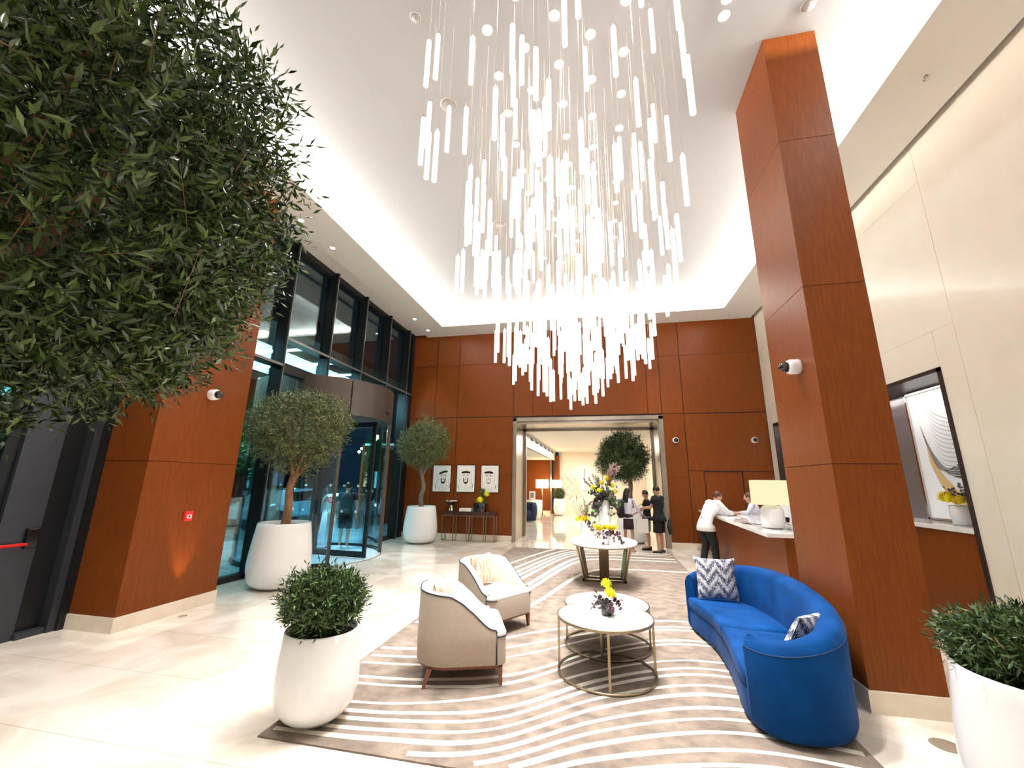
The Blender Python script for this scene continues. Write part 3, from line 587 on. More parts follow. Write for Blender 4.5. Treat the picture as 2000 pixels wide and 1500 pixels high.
# ------------------------------------------------------------------ curved blue sofa
def catmull(P, n, closed=False):
    out = []; N = len(P)
    for i in range(N if closed else N-1):
        p0, p1, p2, p3 = [Vector(P[(i+k) % N] if closed else P[max(0, min(N-1, i+k))]) for k in (-1, 0, 1, 2)]
        for j in range(n):
            t = j/n; out.append(.5*((2*p1)+(p2-p0)*t+(2*p0-5*p1+4*p2-p3)*t*t+(3*p1-p0-3*p2+p3)*t**3))
    if not closed: out.append(Vector(P[-1]))
    return out
def sofa():
    ox, oy = 1.5, 5.0
    t = thing('curved_sofa', 'royal blue velvet curved sofa beside the tall wood column', 'sofa', (ox, oy, RZ))
    P = [(1.045, 3.90), (1.13, 3.745), (1.30, 3.675), (1.52, 3.70), (1.74, 3.86), (1.92, 4.25), (2.02, 4.75), (2.05, 5.25), (2.00, 5.75), (1.86, 6.15), (1.64, 6.38), (1.36, 6.42), (1.14, 6.33), (1.03, 6.13)]
    H = [.645, .65, .665, .70, .745, .785, .81, .82, .815, .79, .74, .69, .655, .645]
    T = [.09, .13, .16, .18, .20, .20, .20, .20, .20, .20, .19, .16, .13, .09]
    Q = catmull([(p[0]-ox, p[1]-oy, h) for p, h in zip(P, H)], 6); TT = catmull([(tt, 0, 0) for tt in T], 6); N = len(Q)-1
    m = MB(); K = 12; rows = []
    for i, p in enumerate(Q):
        a, b = Q[max(0, i-1)], Q[min(N, i+1)]; d = Vector((b.x-a.x, b.y-a.y, 0)).normalized(); nin = Vector((-d.y, d.x, 0)); th = TT[i].x; h = p.z; pb = Vector((p.x, p.y, 0))
        o = lambda q, z: tuple(pb+nin*q+Vector((0, 0, z)))
        rows.append([o(.03, .03), o(.005, .08), o(0, h*.5), o(-.004, h-.10), o(.0, h-.085), o(.02, h-.03), o(.055, h-.005), o(th*.55, h), o(th*.85, h-.02), o(th, h-.07), o(th+.03, .34), o(th+.03, .03)])
    b = len(m.v); m.v += [v for r in rows for v in r]
    for i in range(N):
        for k in range(K): l = (k+1) % K; m.f.append((b+i*K+k, b+(i+1)*K+k, b+(i+1)*K+l, b+i*K+l)); m.m.append(0); m.sm.append(True)
    m.f.append(tuple(b+k for k in range(K))); m.m.append(0); m.sm.append(False); m.f.append(tuple(b+N*K+k for k in reversed(range(K)))); m.m.append(0); m.sm.append(False)
    obj('back_and_arms', m, BLUE, t)
    m = MB(); m.sweep([(Vector(r[4])+Vector((0, 0, 0))) for r in rows], .005, 5); obj('seam_piping', m, BLUED, t)
    # base and the two seat cushions follow the concave front
    Fr = catmull([(p[0]-ox, p[1]-oy, 0) for p in ((1.06, 3.93), (1.05, 4.12), (1.13, 4.72), (1.155, 5.12), (1.15, 5.45), (1.06, 5.98), (1.05, 6.12))], 8)
    inner = [Vector(r[10]) for r in rows]
    front = [(p.x+.012, p.y) for p in Fr]
    m = MB(); back_poly = [(v.x, v.y) for v in inner[3:-3]]
    m.prism([(p[0], p[1]) for p in front][::-1]+back_poly, .03, .245, 0, True); obj('seat_base', m, BLUE, t, bevel=.01)
    m = MB(); m.prism([(p[0]+.04, p[1]) for p in front[2:-2]][::-1]+[(x, y) for x, y in back_poly[2:-2]], 0, .03, 0, True); obj('plinth', m, DARKW, t)
    def seatc(y0, y1):
        f = [p for p in front if y0 <= p[1] <= y1]; bk = [p for p in back_poly if y0 <= p[1] <= y1]
        f = [(f[0][0]*0+np.interp(y0, [q[1] for q in front], [q[0] for q in front]), y0)]+f+[(np.interp(y1, [q[1] for q in front], [q[0] for q in front]), y1)]
        by = [q[1] for q in back_poly]; 
        poly = [(x-.012, y) for x, y in f][::-1]; poly += [(min(x, x), y) for x, y in bk]
        lo = min(q[1] for q in bk) if bk else y0
        M2 = MB(); n = len(poly); c = Vector((sum(p[0] for p in poly)/n, sum(p[1] for p in poly)/n))
        lay = [(.96, .25), (1.0, .275), (1.0, .33), (.975, .365), (.93, .382), (.7, .392), (.3, .395)]
        b = 0; M2.v = [(c.x+(x-c.x)*s, c.y+(y-c.y)*s, z) for s, z in lay for x, y in poly]
        for k in range(len(lay)-1):
            for i in range(n): j = (i+1) % n; M2.f.append((k*n+i, k*n+j, (k+1)*n+j, (k+1)*n+i)); M2.m.append(0); M2.sm.append(True)
        M2.f.append(tuple(reversed(range(n)))); M2.m.append(0); M2.sm.append(False); M2.f.append(tuple((len(lay)-1)*n+i for i in range(n))); M2.m.append(0); M2.sm.append(True)
        return M2
    obj('seat_cushion', seatc(3.96-oy, 5.00-oy), BLUE, t); obj('seat_cushion', seatc(5.005-oy, 6.12-oy), BLUE, t)
    return t
sofa()
cushion((1.38, 6.0, .65), (math.radians(14), 0, math.radians(178)), IK_N, 'navy and white ikat cushion standing at the far end of the blue sofa', .48)
cushion((1.60, 4.17, .60), (math.radians(30), 0, math.radians(38)), IK_N, 'navy and white ikat cushion tucked in the near corner of the blue sofa', .42)
# ------------------------------------------------------------------ reception desk
t = thing('reception_desk', 'long wood reception desk with a white stone counter behind the right column', 'reception desk', (0, 0, 0))
m = MB(); m.prism([(2.40, 7.12), (2.62, 7.12), (3.55, 7.12), (3.55, 12.95), (2.68, 12.95)], 1.04, 1.10, 0); obj('counter', m, MARBLEW, t, bevel=.004)
m = MB(); m.box((2.76, 7.5, .0), (3.40, 12.6, 1.04)); obj('body', m, WOOD, t)
m = MB(); m.box((2.74, 7.42, 0), (3.45, 7.5, 1.04)); obj('end_panel', m, WOOD, t)
m = MB(); m.box((2.745, 7.5, 0), (2.76, 12.6, .1)); obj('kick_plate', m, BRONZE, t)
# ------------------------------------------------------------------ desk lamp and things on the counter
t = thing('table_lamp', 'big cream shaded lamp with white ceramic base on the reception counter', 'table lamp', (2.80, 7.95, 1.10))
m = MB(); m.lathe([(.10, 0), (.17, .02), (.18, .12), (.175, .30), (.12, .36), (.03, .38), (.02, .42)], 24); obj('lamp_base', m, WHITE, t)
m = MB(); m.bx((0, 0, .58), (.50, .34, .40)); obj('lamp_shade', m, SHADEY, t, bevel=.01)
m = MB(); m.lathe([(.07, 1.10), (.085, 1.13), (.085, 1.42), (.06, 1.48), (.05, 1.48)], 20, c=(3.06, 7.72)); tag(obj('vase', m, mat('lilac_ceramic', (.68, .68, .82), .3)), 'tall pale lilac vase beside the cream lamp on the reception counter', 'vase')
m = MB(); m.bx((2.66, 8.55, 1.108), (.22, .32, .016), 0, .2); tag(obj('tablet', m, SILV, bevel=.004), 'flat grey tablet lying on the reception counter before the lamp', 'tablet')
m = MB(); m.bx((2.75, 10.15, 1.104), (.3, .22, .008), 0, .1); tag(obj('paper_sheet', m, PAPER), 'white sheets on the counter between guest and receptionist', 'paper')
m = MB(); m.bx((4.385, 13.135, 1.76), (.17, .02, .15), 0); m.bx((4.385, 13.122, 1.755), (.12, .008, .09), 1); tag(obj('notice_board', m, [PAPER, GREYM]), 'small white framed notice on the wood wall behind reception', 'notice')
t = thing('computer_monitor', 'white backed screen leaning behind the reception counter', 'monitor', (3.36, 8.6, 1.10)); m = MB(); m.bx((0, 0, .30), (.03, .55, .34), 0, .3); obj('screen', m, WHITE, t, bevel=.01); m = MB(); m.cyl((0, 0, 0), (0, 0, .2), .02); m.bx((0, 0, .006), (.2, .2, .012)); obj('stand', m, SILV, t)
# ------------------------------------------------------------------ feather artwork in the niche
t = thing('feather_artwork', 'tall white framed artwork of sweeping grey and gold feather strokes in the niche', 'artwork', (5.44, 0, 0))
m = MB(); m.box((-.02, 6.9, 1.30), (.02, 8.52, 3.38)); obj('panel', m, mat('art_canvas', (.84, .84, .86), .5), t)
m = MB()
for a, b, c_, d_ in ((6.88, 6.92, 1.28, 3.40), (8.50, 8.54, 1.28, 3.40)): m.box((-.05, a, c_), (.02, b, d_))
m.box((-.05, 6.88, 1.28), (.02, 8.54, 1.31)); m.box((-.05, 6.88, 3.37), (.02, 8.54, 3.40)); obj('frame', m, SILV, t)
def stroke(m, pts, w, x=-.024, mi=0):
    P = catmull([(0, p[0], p[1]) for p in pts], 8); L_ = []
    for i, p in enumerate(P):
        d = (P[min(len(P)-1, i+1)]-P[max(0, i-1)]).normalized(); n_ = Vector((0, -d.z, d.y)); ww = w*math.sin(PI*(i+.3)/(len(P)+.6)); L_ += [(x, *(p+n_*ww).yz), (x, *(p-n_*ww).yz)]
    m.add(L_, [(2*i, 2*i+1, 2*i+3, 2*i+2) for i in range(len(P)-1)], mi)
m = MB()
for i in range(17):
    k = i/16; stroke(m, [(8.34-.05*k, 2.85-.30*k), (8.2-.1*k, 2.35-.25*k), (7.85-.1*k, 1.98+.15*k), (7.2, 1.93+.55*k)], .013+.014*(1-k), -.022-.0004*i, 0 if i % 3 else 1)
for i in range(12):
    k = i/11; stroke(m, [(8.28, 2.55-.30*k), (8.15-.05*k, 2.1-.30*k), (7.9, 1.80-.22*k), (7.65-.12*k, 1.62-.16*k)], .014, -.03-.0004*i, 2)
for i in range(14):
    k = i/13; stroke(m, [(8.12-.02*k, 3.15-1.0*k), (7.92, 2.95-.95*k), (7.60, 2.85-.85*k), (7.2, 2.92-.80*k)], .008, -.036-.0004*i, 1)
obj('brush_strokes', m, [mat('charcoal_stroke', (.10, .09, .08), .6), mat('soft_grey_stroke', (.50, .49, .50), .6), mat('gold_stroke', (.62, .42, .20), .5)], t)
# ------------------------------------------------------------------ flowers
def mum(m, c, r, mi=0, n=46):
    c = Vector(c)
    m.ball(c, r*.55, 8, mi)
    for i in range(n):
        z = -0.35+1.35*(i+.5)/n; a = i*2.39996; q = math.sqrt(max(0, 1-z*z)); d = Vector((q*math.cos(a), q*math.sin(a), z)).normalized()
        s = d.cross(Vector((0, 0, 1))); s = s.normalized() if s.length > .01 else Vector((1, 0, 0)); u = s.cross(d)
        b = c+d*r*.35; e = c+d*r*random.uniform(.92, 1.08); mid = c+d*r*.8
        m.add([b, mid+s*r*.16-u*r*.03, e, mid-s*r*.16-u*r*.03], [(0, 1, 2, 3)], mi)
def roundleaf(m, c, r, mi, d=None):
    d = Vector(d or (random.uniform(-1, 1), random.uniform(-1, 1), random.uniform(-.4, 1))).normalized(); a = d.orthogonal().normalized(); b = d.cross(a); c = Vector(c)
    m.add([c+(a*math.cos(2*PI*i/7)+b*math.sin(2*PI*i/7)*.85)*r+d*(.12*r*math.cos(4*PI*i/7)) for i in range(7)], [tuple(range(7))], mi)
def spray(m, base, d, L_, n, r, mi, mis=2, droop=0):
    base = Vector(base); d = Vector(d).normalized(); pts = [base+d*L_*k/6+Vector((0, 0, -droop*(k/6)**2)) for k in range(7)]
    m.sweep(pts, .003, 5, mis)
    for i in range(n):
        k = (i+1)/n; j = min(5, int(k*6)); p = pts[j].lerp(pts[j+1], k*6-j if k < 1 else 1); roundleaf(m, p+Vector((random.uniform(-1, 1), random.uniform(-1, 1), random.uniform(-1, 1)))*r*.9, r*random.uniform(.7, 1.1), mi)
def spike(m, base, d, L_, mi, r=.02, n=26):
    base = Vector(base); d = Vector(d).normalized()
    m.sweep([base, base+d*L_], [.004, .002], 5, mi)
    for i in range(n):
        k = .35+.65*i/n; p = base+d*L_*k; q = Vector((random.uniform(-1, 1), random.uniform(-1, 1), random.uniform(-.2, 1))).normalized(); m.add([p, p+q*r+d*.01, p+q*r*1.6+d*r, p+q*r*.5+d*r*1.2], [(0, 1, 2, 3)], mi)
def arrangement(loc, label, vase_prof, vase_mat, build, group='flower arrangements', n=24):
    t = thing('flower_arrangement', label, 'flower arrangement', loc, 0, group)
    m = MB(); m.lathe(vase_prof, n); obj('vase', m, vase_mat, t)
    y, g, p = MB(), MB(), MB(); build(y, g, p)
    if y.v: obj('yellow_blooms', y, [YEL, YELD], t)
    if g.v: obj('foliage', g, [GRN, DGL, PURP, PINKB], t)
    return t
random.seed(3)
def b_coffee(y, g, p):
    mum(y, (.03, -.02, .20), .065); mum(y, (.0, .05, .27), .062)
    mum(y, (.07, .03, .17), .04)
    for d in ((-1, -.2, .1), (-.8, .3, -.1), (1, -.2, 0), (.9, .3, .3), (0, -1, .1), (.4, -1, -.1), (-.4, -.9, .2), (-.7, .2, .8)): spray(g, (0, 0, .12), d, .15, 9, .027, random.choice((1, 2, 1, 1)), 1, .05)
arrangement((.02, 4.62, RZ+.508), 'smoked glass vase of two yellow mums on the front coffee table', [(.048, 0), (.062, .01), (.066, .07), (.055, .10), (.045, .115), (.04, .11), (.05, .02)], SMOKE, b_coffee)
WV = lambda r, h: [(r*.72, 0), (r*.9, .01), (r, h*.5), (r*.95, h), (r*.85, h), (r*.8, h*.3)]
def b_low(y, g, p):
    for i in range(7): mum(y, (-.16+.055*i+random.uniform(-.01, .01), random.uniform(-.06, .06), .27+random.uniform(-.02, .03)), .062, i % 2)
    for d in ((1, -.3, -.1), (1, 0, -.3), (.8, -.5, 0), (.3, -1, 0), (.5, .4, .2), (-.3, -1, -.1), (-.8, -.3, 0)): spray(g, (.06, -.03, .23), d, .26, 9, .03, random.choice((1, 2, 2)), 1, .13)
TZ = RZ+.708
arrangement((.05, 8.05, TZ), 'low white vase of yellow mums and plum leaves fronting the big table', WV(.075, .23), WHITE, b_low)
def b_mid(y, g, p):
    for i in range(5): mum(y, (-.14+.05*i, random.uniform(-.05, .05), .38+.03*(i % 2)), .06, i % 2)
    for d in ((.7, -.2, -.3), (.8, -.4, 0), (.4, -.8, -.1), (.9, .1, .2)): spray(g, (.06, 0, .32), d, .26, 9, .036, random.choice((1, 2)), 1, .16)
    for i in range(7): spike(g, (.02, 0, .3), (random.uniform(-.4, .25), random.uniform(-.2, .2), 1), random.uniform(.3, .48), 0 if i < 4 else 3, .02)
    for i in range(4): g.sweep(catmull([(-.02, 0, .35), (-.06-.04*i, 0, .55), (-.1-.05*i, .02, .72), (-.04-.1*i, .02, .86)], 5), .003, 4, 1)
arrangement((-.33, 8.45, TZ), 'white vase with yellow mums and bare twigs, left on the big table', WV(.07, .32), WHITE, b_mid)
def b_tall(y, g, p):
    for i in range(16): mum(g, (random.uniform(-.05, .28), random.uniform(-.15, .1), random.uniform(.85, 1.2)), .035, 3 if i % 3 else 0, 20)
    for c in ((-.08, -.12, .92), (-.20, 0, .98), (.08, -.05, 1.16), (.18, .02, 1.02), (.22, 0, .9), (-.02, -.1, 1.07), (.12, -.1, .86)): mum(y, c, .07, 0 if random.random() < .6 else 1)
    for i in range(44): spray(g, (0, 0, .78), (random.uniform(-1, 1), random.uniform(-.8, .4), random.uniform(-.7, .8)), random.uniform(.22, .38), 10, .04, random.choice((1, 2, 1, 0, 0)), 1, random.uniform(0, .18))
    for i in range(12): spike(g, (-.05, 0, .8), (random.uniform(-1, .1), random.uniform(-.3, .3), random.uniform(.7, 1)), random.uniform(.35, .5), 0 if i % 2 else 2, .022)
    for i in range(9): spike(g, (.05, 0, .95), (random.uniform(.2, .7), random.uniform(-.2, .2), 1), random.uniform(.35, .56), 3, .034, 40)
arrangement((.05, 8.80, TZ), 'tall white vase with the highest spray of blooms on the big table', WV(.115, .74), WHITE, b_tall)
def b_niche(y, g, p):
    for i in range(15): mum(y, (random.uniform(-.12, .12), random.uniform(-.26, .26), .33+random.uniform(-.04, .07)), .08, i % 2)
    for i in range(12): spray(g, (0, -.05, .35), (random.uniform(-.5, .5), random.uniform(-1, 1), random.uniform(.5, 1)), .26, 8, .028, random.choice((1, 2, 3)), 1, .03)
arrangement((5.12, 7.42, 1.27), 'white pot of yellow mums and dark leaves on the niche ledge at the right', WV(.14, .28), WHITE, b_niche)
# ------------------------------------------------------------------ console table with ornaments
t = thing('console_table', 'dark lacquered console on slender bronze frames below the three portraits', 'console table', (-4.05, 12.90, 0))
m = MB(); m.bx((0, 0, .815), (1.74, .34, .12)); obj('tabletop', m, DARKW, t, bevel=.004)
for x in (-.83, -.48, -.04, .04, .5, .83):
    m = MB(); w_ = .009
    for yy in (-.15, .15): m.bx((x, yy, .3775), (.018, .018, .755))
    m.bx((x, 0, .012), (.018, .30, .02)); obj('leg', m, BRONZE, t)
m = MB(); m.bx((0, -.15, .012), (1.68, .016, .016)); m.bx((0, -.15, .745), (1.68, .016, .016)); obj('rail', m, BRONZE, t)
t = thing('pedestal_bowl', 'polished silver bowl on a pedestal at the left of the console', 'bowl', (-4.66, 12.90, .875)); m = MB(); m.lathe([(.09, 0), (.085, .02), (.06, .10), (.065, .19), (.11, .21), (.235, .30), (.25, .33), (.23, .325), (.10, .245), (.0001, .235)], 32); obj('bowl', m, SILV, t)
for i, (dz, l) in enumerate(((0, 'lower'), (.045, 'upper'))):
    t = thing('book', '%s of two white books stacked on the console between bowl and flowers' % l, 'book', (-4.16, 12.88, .875+dz), .04 if i else 0, 'books on the console'); m = MB(); m.bx((0, 0, .0215), (.38, .26, .043)); obj('cover', m, PAPER, t, bevel=.003); m = MB(); m.bx((0, -.125, .0215), (.36, .012, .03)); obj('page_block', m, mat('pages', (.75, .70, .62), .8), t)
def b_con(y, g, p):
    mum(y, (-.06, -.05, .32), .145, 0); mum(y, (.12, -.15, .52), .115, 0)
    for i in range(8): spray(g, (0, 0, .2), (random.uniform(-1, 1), random.uniform(-.6, .2), random.uniform(.2, 1)), .24, 7, .03, 0 if i % 2 else 1, 0, .03)
    for i in range(6): spike(g, (.05, 0, .3), (random.uniform(-.2, .3), 0, 1), .36, 0, .03)
arrangement((-3.70, 12.90, .875), 'black cube vase with two yellow mums on the right of the console', [(.20, 0), (.24, .01), (.24, .26), (.22, .26), (.2, .05)], BLKG, b_con, n=4).rotation_euler = (0, 0, PI/4)
# ------------------------------------------------------------------ three ink portraits
def portrait(x0, x1, z0, z1, label, kind):
    cx, cz = (x0+x1)/2, (z0+z1)/2; W_, H_ = (x1-x0), (z1-z0)
    t = thing('framed_portrait', label, 'picture', (cx, 13.14, cz), 0, 'ink portraits above the console')
    m = MB(); m.bx((0, -.012, 0), (W_, .024, H_)); obj('picture_frame', m, BLKG, t)
    m = MB(); m.bx((0, -.026, 0), (W_-.035, .006, H_-.035)); obj('paper', m, PAPER, t)
    d = MB()
    def st(pts, w_, mi=0):
        P = catmull([(p[0], 0, p[1]) for p in pts], 6); L_ = []
        for i, p in enumerate(P):
            q = (P[min(len(P)-1, i+1)]-P[max(0, i-1)]).normalized(); n_ = Vector((-q.z, 0, q.x)); ww = w_*(.45+.55*math.sin(PI*(i+.3)/(len(P)+.6))); L_ += [((p+n_*ww).x, -.0302, (p+n_*ww).z), ((p-n_*ww).x, -.0302, (p-n_*ww).z)]
        d.add(L_, [(2*i, 2*i+1, 2*i+3, 2*i+2) for i in range(len(P)-1)], mi)
    o = {0: .05, 1: 0, 2: -.04}[kind]; tl = {0: .04, 1: 0, 2: 0}[kind]
    st([(o-.15, .19-tl), (o, .215), (o+.15, .19+tl)], .028); st([(o-.14, .165-tl), (o, .188), (o+.14, .165+tl)], .014)
    for sx in (-1, 1):
        st([(o+sx*.10, .10), (o+sx*.06, .115), (o+sx*.03, .10)], .010); st([(o+sx*.085, .075), (o+sx*.055, .08)], .009)
    st([(o, .08), (o+.015, .02), (o-.01, .01)], .006, 1)
    bw = .075; st([(o-bw, .02), (o-bw*.8, -.10), (o, -.155), (o+bw*.8, -.10), (o+bw, .02)], .022 if kind < 2 else .012, 0 if kind < 2 else 1)
    st([(o-.05, -.035), (o, -.02), (o+.05, -.035)], .012 if kind == 0 else .007); st([(o-.03, -.12), (o, -.125), (o+.03, -.12)], .02, 0 if kind < 2 else 1)
    st([(o-.19, .16), (o-.21, -.05), (o-.18, -.22)], .004, 1); st([(o+.19, .16), (o+.20, -.05), (o+.17, -.22)], .004, 1)
    st([(o-.26, -.18), (o-.24, -.34)], .010); st([(o+.25, -.16), (o+.22, -.32)], .009); st([(o-.02, -.2), (o+.01, -.38)], .004, 2); st([(o-.14, -.25), (o-.1, -.38)], .004, 2); st([(o+.13, -.24), (o+.08, -.38)], .005, 1)
    obj('ink_drawing', d, [INK, INKG, INKT], t)
portrait(-5.44, -4.80, 1.435, 2.31, 'left ink portrait of a man with dark headband, behind the far small tree', 0)
portrait(-4.61, -3.975, 1.44, 2.315, 'middle ink portrait of a bearded man facing front', 1)
portrait(-3.785, -3.18, 1.44, 2.31, 'right ink portrait drawn faintest, above the yellow flowers', 2)
# ------------------------------------------------------------------ security cameras, call point
def dome(label, loc, rx, rz_, r=.085):
    t = thing('security_camera', label, 'security camera', loc, 0, 'dome cameras on the walls'); t.rotation_euler = (rx, 0, rz_)
    m = MB(); m.lathe([(r, 0), (r*1.02, .02), (r, .09), (r*.82, .115), (r*.72, .115)], 28); obj('housing', m, WHITE, t)
    m = MB(); m.lathe([(r*.74, .11), (r*.68, .145), (r*.48, .18), (r*.2, .195), (.0001, .198)], 24); obj('dome', m, BLKG, t)
    return t
dome('round white dome camera on the back wall just right of the steel opening', (2.245, 13.15, 3.07), PI/2, 0)
dome('round white dome camera on the back wall at its right end near reception', (4.40, 13.15, 3.06), PI/2, 0)
dome('white dome camera on the left face of the tall right column', (2.11, 4.74, 3.03), PI/2, -PI/2, .08)
dome('white dome camera on the left wood column under the big tree', (-5.69, 4.99, 3.01), PI/2, PI/2, .08)
t = thing('fire_call_point', 'small red fire alarm call point on the left wood column', 'fire alarm', (-5.69, 4.96, 1.27)); m = MB(); m.bx((.02, 0, 0), (.04, .11, .13)); obj('box', m, RED, t, bevel=.006); m = MB(); m.bx((.043, 0, -.005), (.006, .06, .05)); obj('panel', m, PAPER, t); m = MB(); m.bx((.047, 0, -.005), (.004, .02, .025)); obj('button', m, BLKG, t)
for (x, y, l) in ((-5.50, 5.0, 'recessed floor uplight at the foot of the left wood column'), (1.93, 4.62, 'recessed floor uplight behind the blue sofa at the right column')):
    t = thing('floor_uplight', l, 'uplight', (x, y, 0)); m = MB(); m.lathe([(.05, 0), (.05, .006), (.035, .006)], 20); obj('ring', m, SILV, t); m = MB(); m.lathe([(.0001, .004), (.034, .004)], 16); obj('lens', m, LENS, t)
m = MB(); m.lathe([(.0001, .003), (.09, .003), (.095, 0)], 28, c=(2.36, 4.03)); tag(obj('floor_box', m, mat('taupe_disc', (.20, .15, .11), .5)), 'round dark floor outlet cover on the floor beside the right planter', 'floor outlet')
# ------------------------------------------------------------------ inner hall furniture
def floor_lamp(loc, label, h=1.95):
    t = thing('floor_lamp', label, 'floor lamp', loc, 0, 'hall floor lamps')
    m = MB(); m.lathe([(.19, 0), (.19, .02), (.02, .03)], 20); obj('base', m, BRONZE, t); m = MB(); m.cyl((0, 0, .02), (0, 0, 1.5), .035, n=10); obj('pole', m, BRONZE, t); m = MB(); m.bx((0, 0, 1.70), (.66, .40, .46)); obj('lamp_shade', m, LIT, t, bevel=.01)
floor_lamp((-3.20, 23.5, 0), 'nearer floor lamp with glowing box shade by the hall wood wall')
floor_lamp((-2.62, 25.3, 0), 'second floor lamp glowing behind the slim hall pillar', 1.9)
lamp('floor_lamp_bulb', 'POINT', (-3.2, 23.9, 1.7), 60, (1, .7, .4), size=.2)
t = thing('armchair', 'navy tub chair half hidden by the left jamb of the opening', 'armchair', (-3.42, 19.9, 0)); m = MB(); m.prism([(.42*math.cos(a), .42*math.sin(a)) for a in np.linspace(0, 2*PI, 25)[:-1]], .05, .5, 0, True); m.sweep([(.38*math.cos(a), .38*math.sin(a), .5) for a in np.linspace(-.9, 2.4, 14)], [(.09, .36)]*14, 10, 0, hint=(1, 0, 0)); obj('upholstery', m, mat('navy_fabric', (.008, .014, .045), .8), t)
t = thing('side_table', 'pale drum table beside the navy chair in the hall', 'side table', (-3.30, 21.2, 0)); m = MB(); m.lathe([(.30, 0), (.40, .3), (.42, .92), (.0001, .93)], 24); obj('drum', m, CREAM, t)
t = thing('photo_frame', 'small white photo frame standing on the pale drum table', 'photo frame', (-3.38, 21.1, .94)); m = MB(); m.bx((0, 0, .2), (.30, .03, .40)); obj('frame', m, PAPER, t); m = MB(); m.bx((0, -.017, .2), (.17, .006, .24)); obj('photo', m, INKG, t)
t = thing('tall_artwork', 'tall white panel artwork on the hall end wall', 'artwork', (-.95, 25.94, 2.1)); m = MB(); m.bx((0, 0, 0), (.30, .05, 1.5)); obj('panel', m, PAPER, t); m = MB(); m.bx((.02, -.03, .1), (.08, .01, .9)); obj('stroke', m, INKG, t)
for i, (y, z0, z1) in enumerate(((17.4, 1.2, 2.4), (18.6, 1.2, 2.4), (19.8, 1.2, 2.4))):
    t = thing('wall_picture', 'dark framed picture on the hall right wall, %s of the row' % ('nearest', 'middle one', 'farthest')[i], 'picture', (2.59, y, 1.8), 0, 'pictures on the hall wall'); m = MB(); m.bx((-.02, 0, 0), (.04, .8, 1.2)); obj('picture_frame', m, BLKG, t); m = MB(); m.bx((-.042, 0, 0), (.01, .62, 1.0)); obj('print', m, INKG, t)
m = MB(); m.box((2.50, 15.6, 0), (2.598, 16.6, 2.9)); tag(obj('hall_door_panel', m, WOODD), 'dark tall door panel on the hall right wall behind the tree', 'door panel')
# ------------------------------------------------------------------ plants
def leaf_mesh(name, P, D, L_, mt, wr=.26, rng=RNG):
    n = len(P); up_ = rng.normal(size=(n, 3)); s = np.cross(D, up_); s /= np.linalg.norm(s, axis=1)[:, None]+1e-9; u = np.cross(s, D)
    L_ = L_[:, None]; w_ = L_*wr*.5
    a = P; b = P+D*L_*.45+s*w_+u*L_*.05; c = P+D*L_; d = P+D*L_*.45-s*w_+u*L_*.05; e = P+D*L_*.5-u*L_*.02
    V = np.stack([a, b, c, d, e], 1).reshape(-1, 3); k = np.arange(n)[:, None]*5
    Fq = np.concatenate([np.concatenate([k, k+1, k+2, k+4], 1), np.concatenate([k, k+4, k+2, k+3], 1)], 0)
    me = bpy.data.meshes.new(name); me.vertices.add(len(V)); me.vertices.foreach_set('co', V.astype(np.float32).ravel())
    me.loops.add(len(Fq)*4); me.loops.foreach_set('vertex_index', Fq.astype(np.int32).ravel()); me.polygons.add(len(Fq))
    me.polygons.foreach_set('loop_start', np.arange(0, len(Fq)*4, 4, dtype=np.int32)); me.materials.append(mt); me.update(calc_edges=True); return me
def unit(a): return a/(np.linalg.norm(a, axis=1)[:, None]+1e-9)
def crown(c, R, twigs, per, leaf, mt, tw=.22, lump=.12, flat=1.0, upb=.25, zmin=None, seed=1, core=.25, hole=None):
    rng = np.random.default_rng(seed); d = unit(rng.normal(size=(twigs, 3)))
    ph = rng.uniform(0, 6.28, (6,)); f = unit(rng.normal(size=(6, 3)))*rng.uniform(2.5, 6, (6, 1))
    mod = 1+lump*np.sin(d@f.T+ph).sum(1)/2.2
    r = (rng.uniform(core, 1, twigs))**.45*mod
    r[r > 1.15] = 1.15
    P0 = d*r[:, None]*.9*np.array(R); dirs = unit(d*.7+rng.normal(size=(twigs, 3))*.55+np.array([0, 0, upb]))
    if zmin is not None: k = P0[:, 2] > zmin; P0, dirs = P0[k], dirs[k]
    n = len(P0); tl = tw*rng.uniform(.6, 1.25, n); base = P0-dirs*tl[:, None]*.45
    PP = []; DD = []; LL = []
    for j in range(per):
        k = (j+.5)/per; p = base+dirs*(tl*k)[:, None]; side = unit(np.cross(dirs, rng.normal(size=(n, 3)))); dd = unit(dirs*.62+side*.85+rng.normal(size=(n, 3))*.15)
        if j == per-1: dd = dirs
        PP.append(p); DD.append(dd); LL.append(leaf*rng.uniform(.7, 1.25, n)*(1-.3*k))
    P, D, L_ = np.concatenate(PP)+np.array(c), np.concatenate(DD), np.concatenate(LL)
    return P, D, L_, base+np.array(c), dirs, tl
